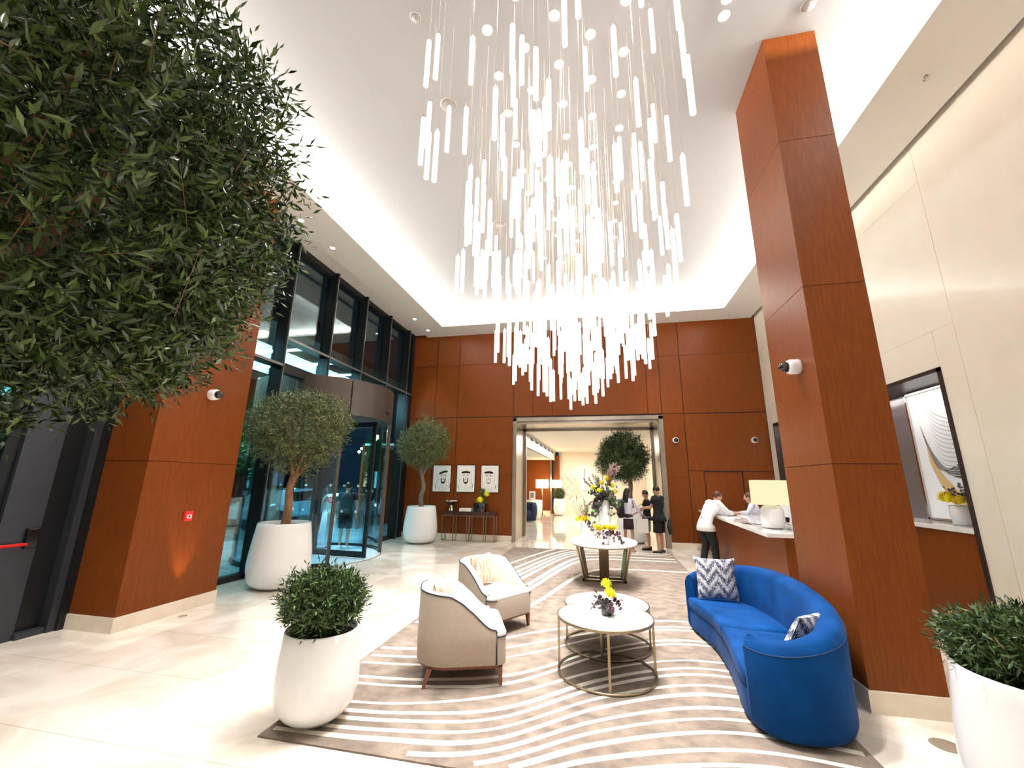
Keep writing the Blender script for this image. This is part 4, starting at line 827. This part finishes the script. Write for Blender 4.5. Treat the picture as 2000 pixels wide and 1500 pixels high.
def tree(loc, label, pot, trunk, c, R, twigs, per, leaf, mt, bark, seed, group, twigw=.22, lump=.12, twig_geo=0, pname='olive_tree', H=1.05, upb=.25):
    t = thing(pname, label, 'potted tree' if trunk else 'potted shrub', loc, 0, group)
    m = MB(); m.lathe(pot, 48); obj('planter', m, WHITE, t)
    rr = min(p[0] for p in pot[-3:]); m = MB(); m.lathe([(.0001, H-.05), (rr-.005, H-.06)], 24); obj('soil', m, SOIL, t)
    P, D, L_, B_, dr, tl = crown(c, R, twigs, per, leaf, mt, twigw, lump, seed=seed, upb=upb)
    k = P[:, 2] > H-.12
    obj('foliage', leaf_mesh('foliage', P[k], D[k], L_[k], mt), None, t) if False else None
    o = bpy.data.objects.new('foliage', leaf_mesh('foliage', P[k], D[k], L_[k], mt)); C.objects.link(o); o.parent = t
    m = MB(); rg = random.Random(seed)
    if trunk:
        m.sweep(catmull([p for p, r in trunk], 5), [r for r in np.interp(np.linspace(0, len(trunk)-1, (len(trunk)-1)*5+1), range(len(trunk)), [r for p, r in trunk])], 12)
        top = Vector(trunk[-1][0])
        for i in range(10 if twig_geo else 9):
            a = i*2.4; e = Vector(c)+Vector((R[0]*.75*math.cos(a)*rg.uniform(.5, 1), R[1]*.75*math.sin(a)*rg.uniform(.5, 1), R[2]*rg.uniform(-.5, .75))); mid = top.lerp(e, .45)+Vector((0, 0, .12))
            r0 = trunk[-1][1]*.62
            m2 = mid.lerp(e, .5)+Vector((rg.uniform(-.09, .09), rg.uniform(-.09, .09), rg.uniform(-.02, .1))); e = Vector(c)+(e-Vector(c))*.8; m.sweep(catmull([top-Vector((0, 0, .06)), mid+Vector((rg.uniform(-.06, .06), rg.uniform(-.06, .06), 0)), m2, e], 5), list(r0*np.linspace(1, .12, 16)**1.6+.003), 7)
    if twig_geo:
        idx = np.random.default_rng(seed).choice(len(B_), min(twig_geo, len(B_)), replace=False)
        for i in idx:
            b = B_[i]
            if b[2] > H: m.sweep([tuple(b-dr[i]*.06), tuple(b+dr[i]*tl[i]*.8)], [.0018, .0008], 4)
    if m.v: obj('trunk', m, bark, t)
    return t
POT = [(.24, 0), (.33, .01), (.42, .06), (.478, .15), (.502, .28), (.505, .40), (.49, .58), (.462, .80), (.435, .98), (.425, 1.04), (.415, 1.05), (.398, 1.04), (.39, .95)]
tree((-5.50, 6.66, 0), 'tall white planter with olive tree between the left wood column and the revolving door', POT, [((.0, 0, .9), .085), ((.03, 0, 1.3), .07), ((.0, .0, 1.6), .062), ((.05, 0, 1.85), .06)], (-.02, .14, 2.74), (.98, .92, .87), 2900, 10, .070, LEAFG, BARK, 5, 'large olive trees in white planters', .24, .13, 120)
tree((-5.33, 12.12, 0), 'white planter with olive tree standing at the back wall left of the portraits', POT, [((.0, 0, .9), .08), ((-.04, 0, 1.3), .07), ((.03, .0, 1.6), .06), ((-.06, 0, 1.95), .05)], (-.03, -.02, 2.85), (.82, .82, .90), 2500, 10, .070, LEAFG, BARKG, 9, 'large olive trees in white planters', .24, .14)
tree((.95, 14.15, 0), 'white planter with dark green tree inside the steel framed opening', POT, [((.0, 0, .9), .075), ((-.03, 0, 1.4), .07), ((.0, .0, 1.8), .065), ((-.1, 0, 2.1), .06)], (-.24, 0, 2.62), (.92, .85, .84), 2600, 10, .085, LEAFB, BARKG, 12, 'large olive trees in white planters', .26, .15)
tree((-2.75, .80, 0), 'huge olive tree filling the upper left of the view, nearest to the camera', POT, [((.0, 0, .9), .09), ((.05, .05, 1.4), .08), ((.0, .1, 1.9), .075), ((.15, .2, 2.4), .07)], (.26, .33, 3.02), (1.17, 1.17, 1.14), 6000, 11, .074, LEAF, BARK, 21, 'large olive trees in white planters', .25, .15, 220)
POTS = [(.10, 0), (.17, .012), (.235, .06), (.285, .13), (.305, .22), (.306, .30), (.298, .42), (.283, .56), (.277, .625), (.27, .635), (.258, .63), (.255, .56)]
BUSH = dict(R=(.345, .345, .27))
tree((-2.22, 3.27, RZ), 'white planter with leafy bush at the front left corner of the rug', POTS, None, (0, 0, .82), (.34, .34, .26), 1000, 9, .062, LEAFB, BARK, 31, 'small bushes in white planters', .15, .08, 60, 'potted_bush', .635, .35)
POTR = [(r*1.32, z*1.32) for r, z in POTS]
tree((2.27, 3.0, 0), 'white planter with leafy bush at the right edge before the wood column', POTR, None, (.04, 0, .93), (.44, .44, .20), 1500, 9, .066, LEAFB, BARK, 33, 'small bushes in white planters', .17, .08, 80, 'potted_bush', .838, .3)
tree((-2.30, 23.95, 0), 'distant white planter with a round bush by the hall pillar', [(r*1.1, z*1.42) for r, z in POTS], None, (0, 0, 1.15), (.34, .34, .36), 420, 8, .08, LEAFB, BARK, 35, 'small bushes in white planters', .2, .05, 0, 'potted_bush', .9)
# ------------------------------------------------------------------ chandelier
def rodmat():
    m = mat('glowing_seeded_glass', (.85, .80, .78), .25, coat=.3); nt = m.node_tree; b = nt.nodes['Principled BSDF']; L = nt.links.new
    tc = nt.nodes.new('ShaderNodeTexCoord'); nz = nt.nodes.new('ShaderNodeTexNoise'); nz.inputs['Scale'].default_value = 55; nz.inputs['Detail'].default_value = 2
    mr = nt.nodes.new('ShaderNodeMapRange'); mr.inputs[1].default_value = .35; mr.inputs[2].default_value = .6; mr.inputs[3].default_value = .35; mr.inputs[4].default_value = .85
    L(tc.outputs['Object'], nz.inputs['Vector']); L(nz.outputs['Fac'], mr.inputs[0]); L(mr.outputs[0], b.inputs['Emission Strength']); b.inputs['Emission Color'].default_value = (1, .93, .90, 1)
    m.cycles.emission_sampling = 'NONE'; return m
ROD = rodmat(); CORD = mat('glowing_steel_cord', (.45, .38, .30), .4, emit=(1, .85, .7), es=.12)  # cords carry a weak emission in place of light catching them
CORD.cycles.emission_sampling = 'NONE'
CC = Vector((-.35, 5.6))
pos = [(-1.7, 3.42, 5.27), (-1.52, 3.27, 4.7), (-1.52, 3.54, 5.3), (-1.13, 3.13, 5.66), (-.68, 3.0, 5.53), (.88, 4.11, 5.27), (.95, 3.87, 4.52), (.84, 2.97, 4.72), (-1.7, 4.52, 4.02), (.94, 4.62, 4.15), (-1.58, 7.55, 3.62), (-.5, 7.74, 3.14), (-1.73, 6.69, 3.82), (.99, 7.83, 3.9), (.96, 4.42, 4.21), (.73, 3.73, 6.36),
       (-1.62, 4.5, 4.08), (-1.72, 3.5, 4.95), (-1.75, 3.4, 5.05), (-1.55, 3.2, 5.9), (-1.6, 3.1, 5.7), (-.05, 2.9, 5.9), (.55, 3.2, 6.3), (.80, 2.95, 5.6), (.84, 3.05, 5.2), (-1.3, 3.5, 5.2), (1.0, 4.9, 3.95), (1.03, 5.1, 3.9), (.97, 5.2, 4.0)]
rg = random.Random(5); tries = 0
while len(pos) < 335 and tries < 60000:
    tries += 1
    a = rg.uniform(0, 2*PI); q = math.sqrt(rg.random()); X = CC.x+1.36*q*math.cos(a); Y = CC.y+2.72*q*math.sin(a)
    base = 3.10+.30*max(0, 7.5-Y)+.35*q**5+.25*max(0, Y-7.8)
    z = base+(rg.random()**1.5)*(1.9 if Y < 5 else 1.7)
    if z > 6.2: continue
    if rg.random() > (.45+.55*min(1, max(0, (Y-3.2)/3.2)))*(1.0 if z-base < .9 else .75): continue
    if any((X-x) ** 2+(Y-y) ** 2 < (.085 if Y > 5 else .11) ** 2 for x, y, _ in pos): continue
    pos.append((X, Y, z))
pos.sort(key=lambda p: (Vector((p[0], p[1], p[2]+.3))-Vector((0, 0, 1.8))).length)
ch = thing('chandelier', 'huge cluster chandelier of glowing glass rods hanging on thin cords over the lounge', 'chandelier', (CC.x, CC.y, CZ))
RL = .60
def rod_geo(m, x, y, z):
    m.lathe([(.018, z), (.026, z+.006), (.026, z+RL-.02), (.020, z+RL), (.008, z+RL+.01), (.008, z+RL+.03)], 10, 0, c=(x, y), mis=[0, 0, 0, 0, 1, 1])
rest = MB(); restc = MB()
for i, (x, y, z) in enumerate(pos):
    lx, ly, lz = x-CC.x, y-CC.y, z-CZ
    if i < 100:
        m = MB(); rod_geo(m, lx, ly, lz); r = obj('crystal_rod', m, [ROD, SILV], ch)
        m = MB(); m.cyl((lx, ly, lz+RL+.03), (lx, ly, 0), .0022, n=5); obj('cord', m, CORD, r)
    else: rod_geo(rest, lx, ly, lz); restc.cyl((lx, ly, lz+RL+.03), (lx, ly, 0), .0022, n=5)
o = obj('crystal_rods', rest, [ROD, SILV], ch); o['kind'] = 'stuff'; o = obj('cords', restc, CORD, ch); o['kind'] = 'stuff'
# ------------------------------------------------------------------ people
def skinned(name, V, E_, mats, parent, sub=1, root=0):
    me = bpy.data.meshes.new(name); me.from_pydata([v[0] for v in V], E_, []); o = bpy.data.objects.new(name, me); C.objects.link(o)
    o.modifiers.new('skin', 'SKIN'); 
    for i, v in enumerate(V): r = v[1]; me.skin_vertices[0].data[i].radius = (r, r) if not hasattr(r, '__len__') else r
    me.skin_vertices[0].data[root].use_root = True
    s = o.modifiers.new('sub', 'SUBSURF'); s.levels = s.render_levels = sub
    bpy.context.view_layer.update(); ev = o.evaluated_get(bpy.context.evaluated_depsgraph_get()); me2 = bpy.data.meshes.new_from_object(ev)
    bpy.data.objects.remove(o); return me2
BASE = dict(pelvis=(0, 0, .96), waist=(0, 0, 1.10), chest=(0, -.005, 1.28), neck=(0, -.01, 1.46), head=(0, .02, 1.60), shL=(-.175, -.005, 1.41), shR=(.175, -.005, 1.41),
            elL=(-.225, -.01, 1.14), elR=(.225, -.01, 1.14), wrL=(-.22, .09, .91), wrR=(.22, .09, .91), hipL=(-.085, 0, .93), hipR=(.085, 0, .93), knL=(-.10, .02, .50), knR=(.10, .02, .50), anL=(-.10, -.01, .085), anR=(.10, -.01, .085), toL=(-.12, .17, .035), toR=(.12, .17, .035))
def person(label, loc, rz, J, skin, hair, hairlen, top, topm, sleeve, bot, botm, shoem, face=(0, 0), group=None, sc=1.0, hidelegs=False, slim=1.0, shoesole=None, hem=-.06):
    j = dict(BASE); j.update(J); j = {k: Vector(v) for k, v in j.items()}
    t = thing('person', label, 'person', loc, rz, group); t.scale = (sc, sc, sc); cs = slim; slim = min(slim, 1.06)
    V = []; E_ = []
    def nd(p, r, par=None):
        V.append((tuple(p), r)); i = len(V)-1
        if par is not None: E_.append((par, i))
        return i
    pel = nd(j['pelvis'], (.13*slim, .10)); wa = nd(j['waist'], (.115*slim, .085), pel); chs = nd(j['chest'], (.135*slim, .095), wa); nb = nd(j['neck'], .058, chs); hb = nd(j['head']-Vector((0, .01, .07)), .055, nb); hd = nd(j['head']+Vector((0, 0, .03)), .075, hb)
    for s in 'LR':
        sg = -1 if s == 'L' else 1
        sh = nd(j['sh'+s], .055*slim, chs); el = nd(j['el'+s], .04*slim, sh); wr = nd(j['wr'+s], .027*slim, el)
        d = (j['wr'+s]-j['el'+s]).normalized(); sd = d.cross(Vector((0, 0, 1))) if abs(d.z) < .9 else Vector((0, 1, 0)); sd = sd.normalized(); dn = d.cross(sd).normalized()
        if dn.z > 0: dn = -dn
        pm = nd(j['wr'+s]+d*.065, (.032, .018), wr)
        for k, ln in enumerate((.060, .070, .074, .064)):
            off = sd*((k-1.5)*.019); a = nd(j['wr'+s]+d*.100+off, .0095, pm); b = nd(j['wr'+s]+d*(.100+ln*.5)+off+dn*.008, .0085, a); nd(j['wr'+s]+d*(.100+ln*.92)+off+dn*.030, .007, b)
        a = nd(j['wr'+s]+d*.055+sd*(-sg)*.038+dn*.010, .0105, pm); nd(j['wr'+s]+d*.095+sd*(-sg)*.05+dn*.022, .0085, a)
        if not hidelegs:
            hp = nd(j['hip'+s], .085*slim, pel); kn = nd(j['kn'+s], .056*slim, hp); cf = nd(j['kn'+s].lerp(j['an'+s], .35)+Vector((0, -.015, 0)), .055*slim, kn); an = nd(j['an'+s], .034, cf); nd(j['to'+s], .030, an)
    me = skinned('body', V, E_, skin, t)
    body = bpy.data.objects.new('body', me); C.objects.link(body); body.parent = t
    # face joined on as one mesh with the body
    hr = Matrix.Rotation(face[0], 3, 'Z') @ Matrix.Rotation(face[1], 3, 'X'); hc = j['head']
    def hp_(v): return hc+hr @ Vector(v)
    h = MB(); h.ball(hp_((0, 0, .012)), (.074, .092, .112), 18, 0, hr); h.ball(hp_((0, .045, -.055)), (.048, .045, .045), 12, 0, hr)
    h.sweep([hp_((0, .088, .03)), hp_((0, .104, .0)), hp_((0, .106, -.012))], [.008, .013, .015], 7, 0)
    for sx in (-1, 1):
        h.ball(hp_((sx*.077, -.002, -.003)), (.010, .020, .031), 8, 0, hr); h.ball(hp_((sx*.031, .083, .018)), (.013, .008, .007), 8, 1, hr); h.ball(hp_((sx*.032, .084, .036)), (.017, .006, .004), 6, 1, hr)
    h.ball(hp_((0, .088, -.043)), (.022, .008, .006), 8, 2, hr)
    hm = h.mesh('headtmp', [skin]); bm = bmesh.new(); bm.from_mesh(me); bm.from_mesh(hm); 
    for f in bm.faces: f.smooth = True
    bm.to_mesh(me); bm.free(); me.materials.clear()
    for x in (skin, HAIR, mat('lips', (.45, .12, .10), .5)): me.materials.append(x)
    # hair
    h = MB(); h.ball(hp_((0, -.016, .035)), (.083, .094, .105), 16, 0, hr @ Matrix.Rotation(math.radians(18), 3, 'X'))
    if hairlen > 0: h.sweep([hp_((0, -.03, .08)), hp_((0, -.055, 0)), hp_((0, -.065, -.09)), hp_((0, -.075, -.09-hairlen))], [(.07, .05), (.088, .055), (.092, .042), (.085, .018)], 14, 0, hint=tuple(hr @ Vector((1, 0, 0))))
    if hairlen < 0: h.ball(hp_((0, -.115, .02)), (.035, .04, .045), 10, 0); h.sweep([hp_((0, -.12, .02)), hp_((.01, -.145, -.08)), hp_((.01, -.13, -.15))], [.03, .028, .008], 8)
    obj('hair', h, hair, t)
    # upper garment
    m = MB(); g = cs; slim = cs; up_ = [(j['pelvis']+Vector((0, 0, hem)), (.180*g, .15*(1+.7*(g-1)))), (j['pelvis']+Vector((0, 0, hem*.5)), (.176*g, .145*(1+.7*(g-1)))), (j['pelvis'], (.165*g, .12)), (j['waist'], (.148*g, .108)), (j['chest'], (.180*g, .125)), (j['neck'].lerp(j['chest'], .38), (.185*g, .108)), (j['neck'].lerp(j['chest'], .12), (.105*g, .075)), (j['neck'], (.066, .062))]
    m.sweep([p for p, r in up_], [r for p, r in up_], 18, 0, hint=(1, 0, 0))
    for s in 'LR':
        a, e, w_ = j['sh'+s], j['el'+s], j['wr'+s]; inn = a.lerp(j['chest'], .35)+Vector((0, 0, .03))
        if sleeve == 'short': m.sweep([inn, a, a.lerp(e, .62)], [.075*g, .074*g, .063*g], 12)
        elif sleeve == 'long': m.sweep([inn, a, a.lerp(e, .5), e, e.lerp(w_, .93)], [.075*g, .070*g, .056*g, .05*g, .036*g], 12)
        else: pass
    obj(top, m, topm, t)
    if not hidelegs:
        g = cs if hem > -.1 else 1+(cs-1)*.55
        m = MB(); pz = [(j['pelvis']+Vector((0, 0, .10)), (.150*g, .11) if hem > -.1 else (.12, .085)), (j['pelvis'], (.168*g, .124) if hem > -.1 else (.15, .10)), (j['pelvis'].lerp((j['hipL']+j['hipR'])/2, 1)+Vector((0, 0, -.06)), (.172*g, .128))]
        if bot == 'skirt': pz += [((j['hipL']+j['hipR'])/2+Vector((0, 0, -.18)), (.18*g, .145)), ((j['hipL']+j['hipR'])/2+Vector((0, .01, -.30)), (.19*g, .155))]
        m.sweep([p for p, r in pz], [r for p, r in pz], 18, 0, hint=(1, 0, 0))
        for s in 'LR':
            a, k, n_ = j['hip'+s], j['kn'+s], j['an'+s]
            if bot == 'shorts': m.sweep([a+Vector((0, 0, .03)), a.lerp(k, .5), a.lerp(k, .93)], [.098*g, .095*g, .092*g], 12)
            elif bot == 'trousers': m.sweep([a+Vector((0, 0, .03)), a.lerp(k, .5), k, k.lerp(n_, .5), n_+Vector((0, 0, -.01))], [.097*g, .088*g, .072*g, .065*g, .056*g], 12)
            elif bot == 'wide_trousers': m.sweep([a+Vector((0, 0, .03)), k, n_+Vector((0, .02, -.03))], [.10*g, .105*g, .125*g], 14)
        obj(bot, m, botm, t)
        for s in 'LR':
            a, to = j['an'+s], j['to'+s]; m = MB(); d = (Vector((to.x, to.y, 0))-Vector((a.x, a.y, 0))).normalized(); z0 = a.z-.085
            b = Vector((a.x, a.y, z0))
            m.sweep([b-d*.06+Vector((0, 0, .045)), b+Vector((0, 0, .05)), b+d*.10+Vector((0, 0, .04)), b+d*.17+Vector((0, 0, .03)), b+d*.20+Vector((0, 0, .025))], [(.034, .04), (.042, .048), (.045, .036), (.042, .026), (.02, .015)], 12, 0, hint=tuple(d.cross(Vector((0, 0, 1)))))
            m.sweep([b-d*.07+Vector((0, 0, .012)), b+d*.05+Vector((0, 0, .012)), b+d*.21+Vector((0, 0, .012))], [(.035, .012), (.045, .012), (.03, .012)], 10, 1, hint=tuple(d.cross(Vector((0, 0, 1)))))
            obj('shoe', m, [shoem, shoesole or shoem], t)
    return t, j
SHOEB = mat('black_shoe', (.012, .012, .012), .5)
# woman with pale top, seen from behind, beside the tree planter
t, j = person('woman with long black hair, pale top and dark plum skirt, seen from behind', (.70, 12.10, 0), math.radians(-12),
    dict(elR=(.27, .04, 1.15), wrR=(.33, .24, 1.03), elL=(-.22, .0, 1.15), wrL=(-.14, .20, 1.10)), SKIN2, HAIR, .20, 'top', CLAV, 'long', 'skirt', CPLUM, mat('nude_sandal', (.45, .25, .20), .6), (math.radians(-20), math.radians(-12)), 'group at the opening', .96, slim=.80)
m = MB(); m.sweep([(-.15, -.14, 1.40), (-.17, -.17, 1.25), (-.17, -.18, 1.02), (-.16, -.16, .93)], [(.06, .05), (.10, .075), (.11, .08), (.07, .05)], 12, 0, hint=(1, 0, 0)); m.sweep(catmull([(-.14, -.12, 1.40), (-.12, -.03, 1.46), (-.12, .11, 1.38), (-.14, .12, 1.2), (-.15, -.02, 1.08)], 5), (.006), 6, 1, hint=(1, 0, 0)); bp = obj('backpack', m, [CBLACK, BLKG]); tag(bp, 'small black backpack worn by the woman in the pale top', 'backpack', None, (.70, 12.10, 0), math.radians(-12)); bp.scale = (.96,)*3
m = MB(); m.box((-.15, -.02, 0), (.15, .02, .36)); m.sweep(catmull([(-.08, 0, .36), (-.06, 0, .46), (.06, 0, .46), (.08, 0, .36)], 4), .005, 5); b_ = obj('shopping_bag', m, PAPER); tag(b_, 'white paper bag hanging from the hand of the woman in the pale top', 'bag', None, (1.08, 12.22, .50), math.radians(-12))
# man in black tee
arms = dict(elR=(.235, .12, 1.20), wrR=(.12, .36, 1.16), elL=(-.24, .10, 1.17), wrL=(-.10, .36, 1.14))
t, j = person('man in black T-shirt and black shorts holding out a phone at the opening', (1.50, 12.14, 0), math.radians(58), arms, SKIN, HAIR, 0, 'tshirt', CBLACK, 'short', 'shorts', CBLACK, SHOEB, (0, math.radians(-28)), 'group at the opening', 1.0, shoesole=CWHITE, slim=1.38, hem=-.13)
m = MB(); m.bx((0, 0, 0), (.075, .010, .15)); ph = obj('mobile_phone', m, BLKG, bevel=.004); tag(ph, 'dark phone held in front of the man in the black T-shirt', 'phone', None, (1.02, 12.22, 1.20), math.radians(78)); ph.rotation_euler = (math.radians(50), 0, math.radians(78))
m = MB(); m.sweep([(0, 0, .12), (0, 0, .30), (0, 0, .44), (0, 0, .50)], [(.10, .04), (.15, .07), (.12, .05), (.03, .02)], 14, 0, hint=(1, 0, 0)); m.sweep(catmull([(-.09, 0, .46), (-.05, 0, .56), (.0, 0, .60), (.05, 0, .56), (.09, 0, .46)], 5), .008, 6); b_ = obj('carrier_bag', m, mat('charcoal_bag', (.02, .018, .022), .7)); tag(b_, 'dark soft bag hanging behind the man in the black T-shirt', 'bag', None, (1.76, 12.10, .38), math.radians(80))
t, j = person('man half hidden behind the one in black, in dark top and grey shorts', (1.26, 12.72, 0), math.radians(80), dict(elR=(.23, .10, 1.17), wrR=(.12, .30, 1.06), elL=(-.23, .1, 1.17), wrL=(-.12, .30, 1.06)), SKIN, HAIR, 0, 'tshirt', CBLACK, 'short', 'shorts', CGREY, SHOEB, (0, math.radians(-30)), 'group at the opening', .93, slim=1.1, hem=-.1)
# guest at reception
t, j = person('guest in white shirt and black trousers leaning on the reception counter', (2.38, 10.62, 0), math.radians(-72),
    dict(pelvis=(0, -.06, .96), waist=(0, -.0, 1.09), chest=(0, .10, 1.26), neck=(0, .20, 1.40), head=(0, .29, 1.51), shL=(-.18, .18, 1.36), shR=(.18, .18, 1.36), elL=(-.22, .36, 1.18), elR=(.22, .36, 1.18), wrL=(-.08, .56, 1.15), wrR=(.10, .56, 1.15), hipL=(-.09, -.06, .93), hipR=(.09, -.06, .93), knL=(-.11, -.02, .50), anL=(-.13, -.12, .085), toL=(-.15, .06, .035), knR=(.10, .05, .50), anR=(.11, .06, .085), toR=(.12, .24, .035)),
    SKIN, HAIRB, 0, 'shirt', CWHITE, 'long', 'trousers', CBLACK, SHOEB, (math.radians(-10), math.radians(-22)), None, 1.0, slim=1.34, hem=-.19)
# receptionists
t, j = person('receptionist with tied brown hair and pale lilac shirt behind the counter', (3.62, 11.30, .0), math.radians(70),
    dict(elL=(-.22, .16, 1.16), wrL=(-.12, .32, 1.145), elR=(.22, .16, 1.16), wrR=(.10, .34, 1.145), chest=(0, .02, 1.24), neck=(0, .06, 1.38), head=(0, .11, 1.50), shL=(-.165, .05, 1.34), shR=(.165, .05, 1.34)), SKIN, HAIRB, -1, 'shirt', CLAV, 'long', 'trousers', CBLACK, SHOEB, (0, math.radians(-20)), None, .99, slim=.85)
t, j = person('colleague in white shirt mostly hidden behind the cream lamp at reception', (3.72, 8.95, 0), math.radians(95), dict(elL=(-.22, .12, 1.16), wrL=(-.12, .22, 1.12), elR=(.22, .12, 1.16), wrR=(.10, .22, 1.12)), SKIN, HAIR, 0, 'shirt', CWHITE, 'long', 'trousers', CBLACK, SHOEB, (0, math.radians(-15)), None, 1.0)
# people beyond the revolving door glass
t, j = person('woman in cream top and wide white trousers inside the revolving door', (-7.28, 10.36, 0), math.radians(95), dict(elL=(-.2, .06, 1.15), wrL=(-.1, .22, 1.1)), SKIN, HAIR, .05, 'top', CCREAM, 'none', 'wide_trousers', CWHITE, SHOEB, (math.radians(-20), 0), 'people at the revolving door', .97, slim=.82)
t, j = person('man in black tee and long black shorts seen from behind inside the revolving door', (-6.72, 10.36, 0), math.radians(20), dict(knL=(-.10, .12, .52), anL=(-.10, .06, .09), toL=(-.10, .24, .04), elR=(.27, -.02, 1.15), wrR=(.26, .02, .95)), SKIN, HAIR, 0, 'tshirt', CBLACK, 'short', 'shorts', CBLACK, CWHITE, (0, 0), 'people at the revolving door', 1.0)
# ------------------------------------------------------------------ outside at night
struct('ground_outside', MB().box((-40, -10, -.06), (-6.62, 40, -.01)), mat('night_paving', (.32, .40, .42), .25, noise=((1.2, 1.2, 1), (.22, .28, .30), 4)))
struct('canopy_outside', MB().box((-11.5, 4.8, 5.1), (-6.75, 14, 5.3)), mat('canopy_dark', (.05, .055, .06), .5))
CY = glow('cool_strip', (.75, .95, 1), 4); WG = glow('warm_window', (1, .85, .55), 2.2); CG = glow('cyan_window', (.25, .9, 1), 2.5); BG = glow('blue_haze_window', (.10, .22, .42), .8)
for i in range(5):
    m = MB(); m.box((-11.2, 6.2+i*1.3, 5.06), (-7.4, 6.32+i*1.3, 5.1)); tag(obj('canopy_light', m, CY), 'long cool strip light under the entrance canopy outside, %s' % ('nearest', 'second from the near side', 'middle', 'fourth from the near side', 'farthest')[i], 'strip light', 'canopy strip lights')
rg = random.Random(8)
def build(x0, y0, w_, d_, h, label, cols):
    t = thing('building', label, 'building', (x0, y0, 0)); m = MB(); m.box((-w_/2, -d_/2, 0), (w_/2, d_/2, h)); obj('wall', m, mat('night_facade', (.02, .028, .034), .6), t)
    k = 0
    for zz in np.arange(1.2, h-1.4, 2.1):
        for yy in np.arange(-d_/2+.8, d_/2-1, 1.9):
            if rg.random() < .42 and k < 40: k += 1; m = MB(); m.box((w_/2, yy, zz), (w_/2+.04, yy+1.1, zz+1.2)); obj('window', m, rg.choice(cols), t)
build(-30, 8, 6, 15, 13, 'dark building with scattered lit windows straight across the street', [WG, BG, CG]); build(-30, 26, 6, 16, 17, 'taller dark building with cyan lit windows across the street, farther right', [CG, BG, BG, WG]); build(-32, -8, 6, 14, 10, 'low dark building beyond the emergency door', [BG, CG, WG])
for i, (x, y, h, l) in enumerate(((-13.5, 7.6, 4.6, 'slim green street tree left of the revolving door outside'), (-15.5, 11.2, 5.2, 'bright green street tree straight behind the revolving door'), (-14, 15.2, 5.0, 'green street tree right of the revolving door outside'), (-18.5, 19.5, 5.6, 'far green street tree across the forecourt'), (-15, 4.6, 4.8, 'green street tree seen beside the left wood column'), (-17, 1.0, 5, 'dark street tree beyond the emergency door'))):
    t = thing('street_tree', l, 'tree', (x, y, 0), 0, 'street trees outside'); m = MB(); m.sweep([(0, 0, 0), (.05, 0, 1.2), (-.03, 0, 2.4)], [.12, .10, .08], 9); obj('trunk', m, BARKG, t)
    P, D, L_, *_r = crown((0, 0, h-1.6), (1.6, 1.6, 1.5), 420, 8, .22, LEAFO, .6, .15, seed=40+i); o = bpy.data.objects.new('foliage', leaf_mesh('foliage', P, D, L_, LEAFO)); C.objects.link(o); o.parent = t
GL = glow('street_globe', (1, .92, .7), 14); 
for i in range(26):
    x, y, z = -rg.uniform(10.5, 24), rg.uniform(2, 27), rg.choice((.5, .9, 2.4, 3.0, 3.6)); m = MB(); r_ = rg.uniform(.04, .10)
    t = thing('garden_light', 'small globe light glowing on a thin post on the forecourt outside', 'garden light', (x, y, 0), 0, 'globe lights on the forecourt'); m.ball((0, 0, z), r_, 8); obj('globe', m, GL, t); m = MB(); m.cyl((0, 0, 0), (0, 0, z-r_*.8), .015, n=6); obj('post', m, BLACKM, t)
for i, (y, cc, l) in enumerate(((9.2, (.16, .2, .24), 'dark grey car parked outside behind the revolving door'), (15.0, (.5, .52, .55), 'silver car parked outside to the right'), (2.6, (.10, .3, .32), 'teal car outside beyond the emergency door'))):
    t = thing('car', l, 'car', (-12.4, y, 0), PI/2, 'parked cars'); m = MB(); P = [(-2.1, .35), (-2.15, .75), (-1.6, .9), (-1.0, 1.38), (.6, 1.42), (1.2, .98), (2.05, .82), (2.15, .4)]
    n = len(P); vs = [(x, s*(.85 if z < 1 else .68), z) for s in (-1, 1) for x, z in P]; m.add(vs, [tuple(range(n)), tuple(reversed(range(n, 2*n)))]+[(k, n+k, n+(k+1) % n, (k+1) % n) for k in range(n)]); obj('body', m, mat('car_paint', cc, .25, coat=.6), t, bevel=.06)
    m = MB(); vs = [(x, s*.872, z) for s in (-1, 1) for x, z in ((-1.2, .95), (-.85, 1.3), (.5, 1.33), (.95, .98))]; m.add(vs, [(0, 1, 2, 3), (7, 6, 5, 4)]); obj('side_window', m, BLKG, t)
    for x in (-1.35, 1.35):
        for s in (-1, 1): m = MB(); m.cyl((x, s*.88, .33), (x, s*.68, .33), .33, n=18); obj('wheel', m, SHOEB, t)
    for s in (-1, 1): m = MB(); m.ball((2.12, s*.6, .62), (.05, .12, .07), 8); obj('headlight', m, GL, t)
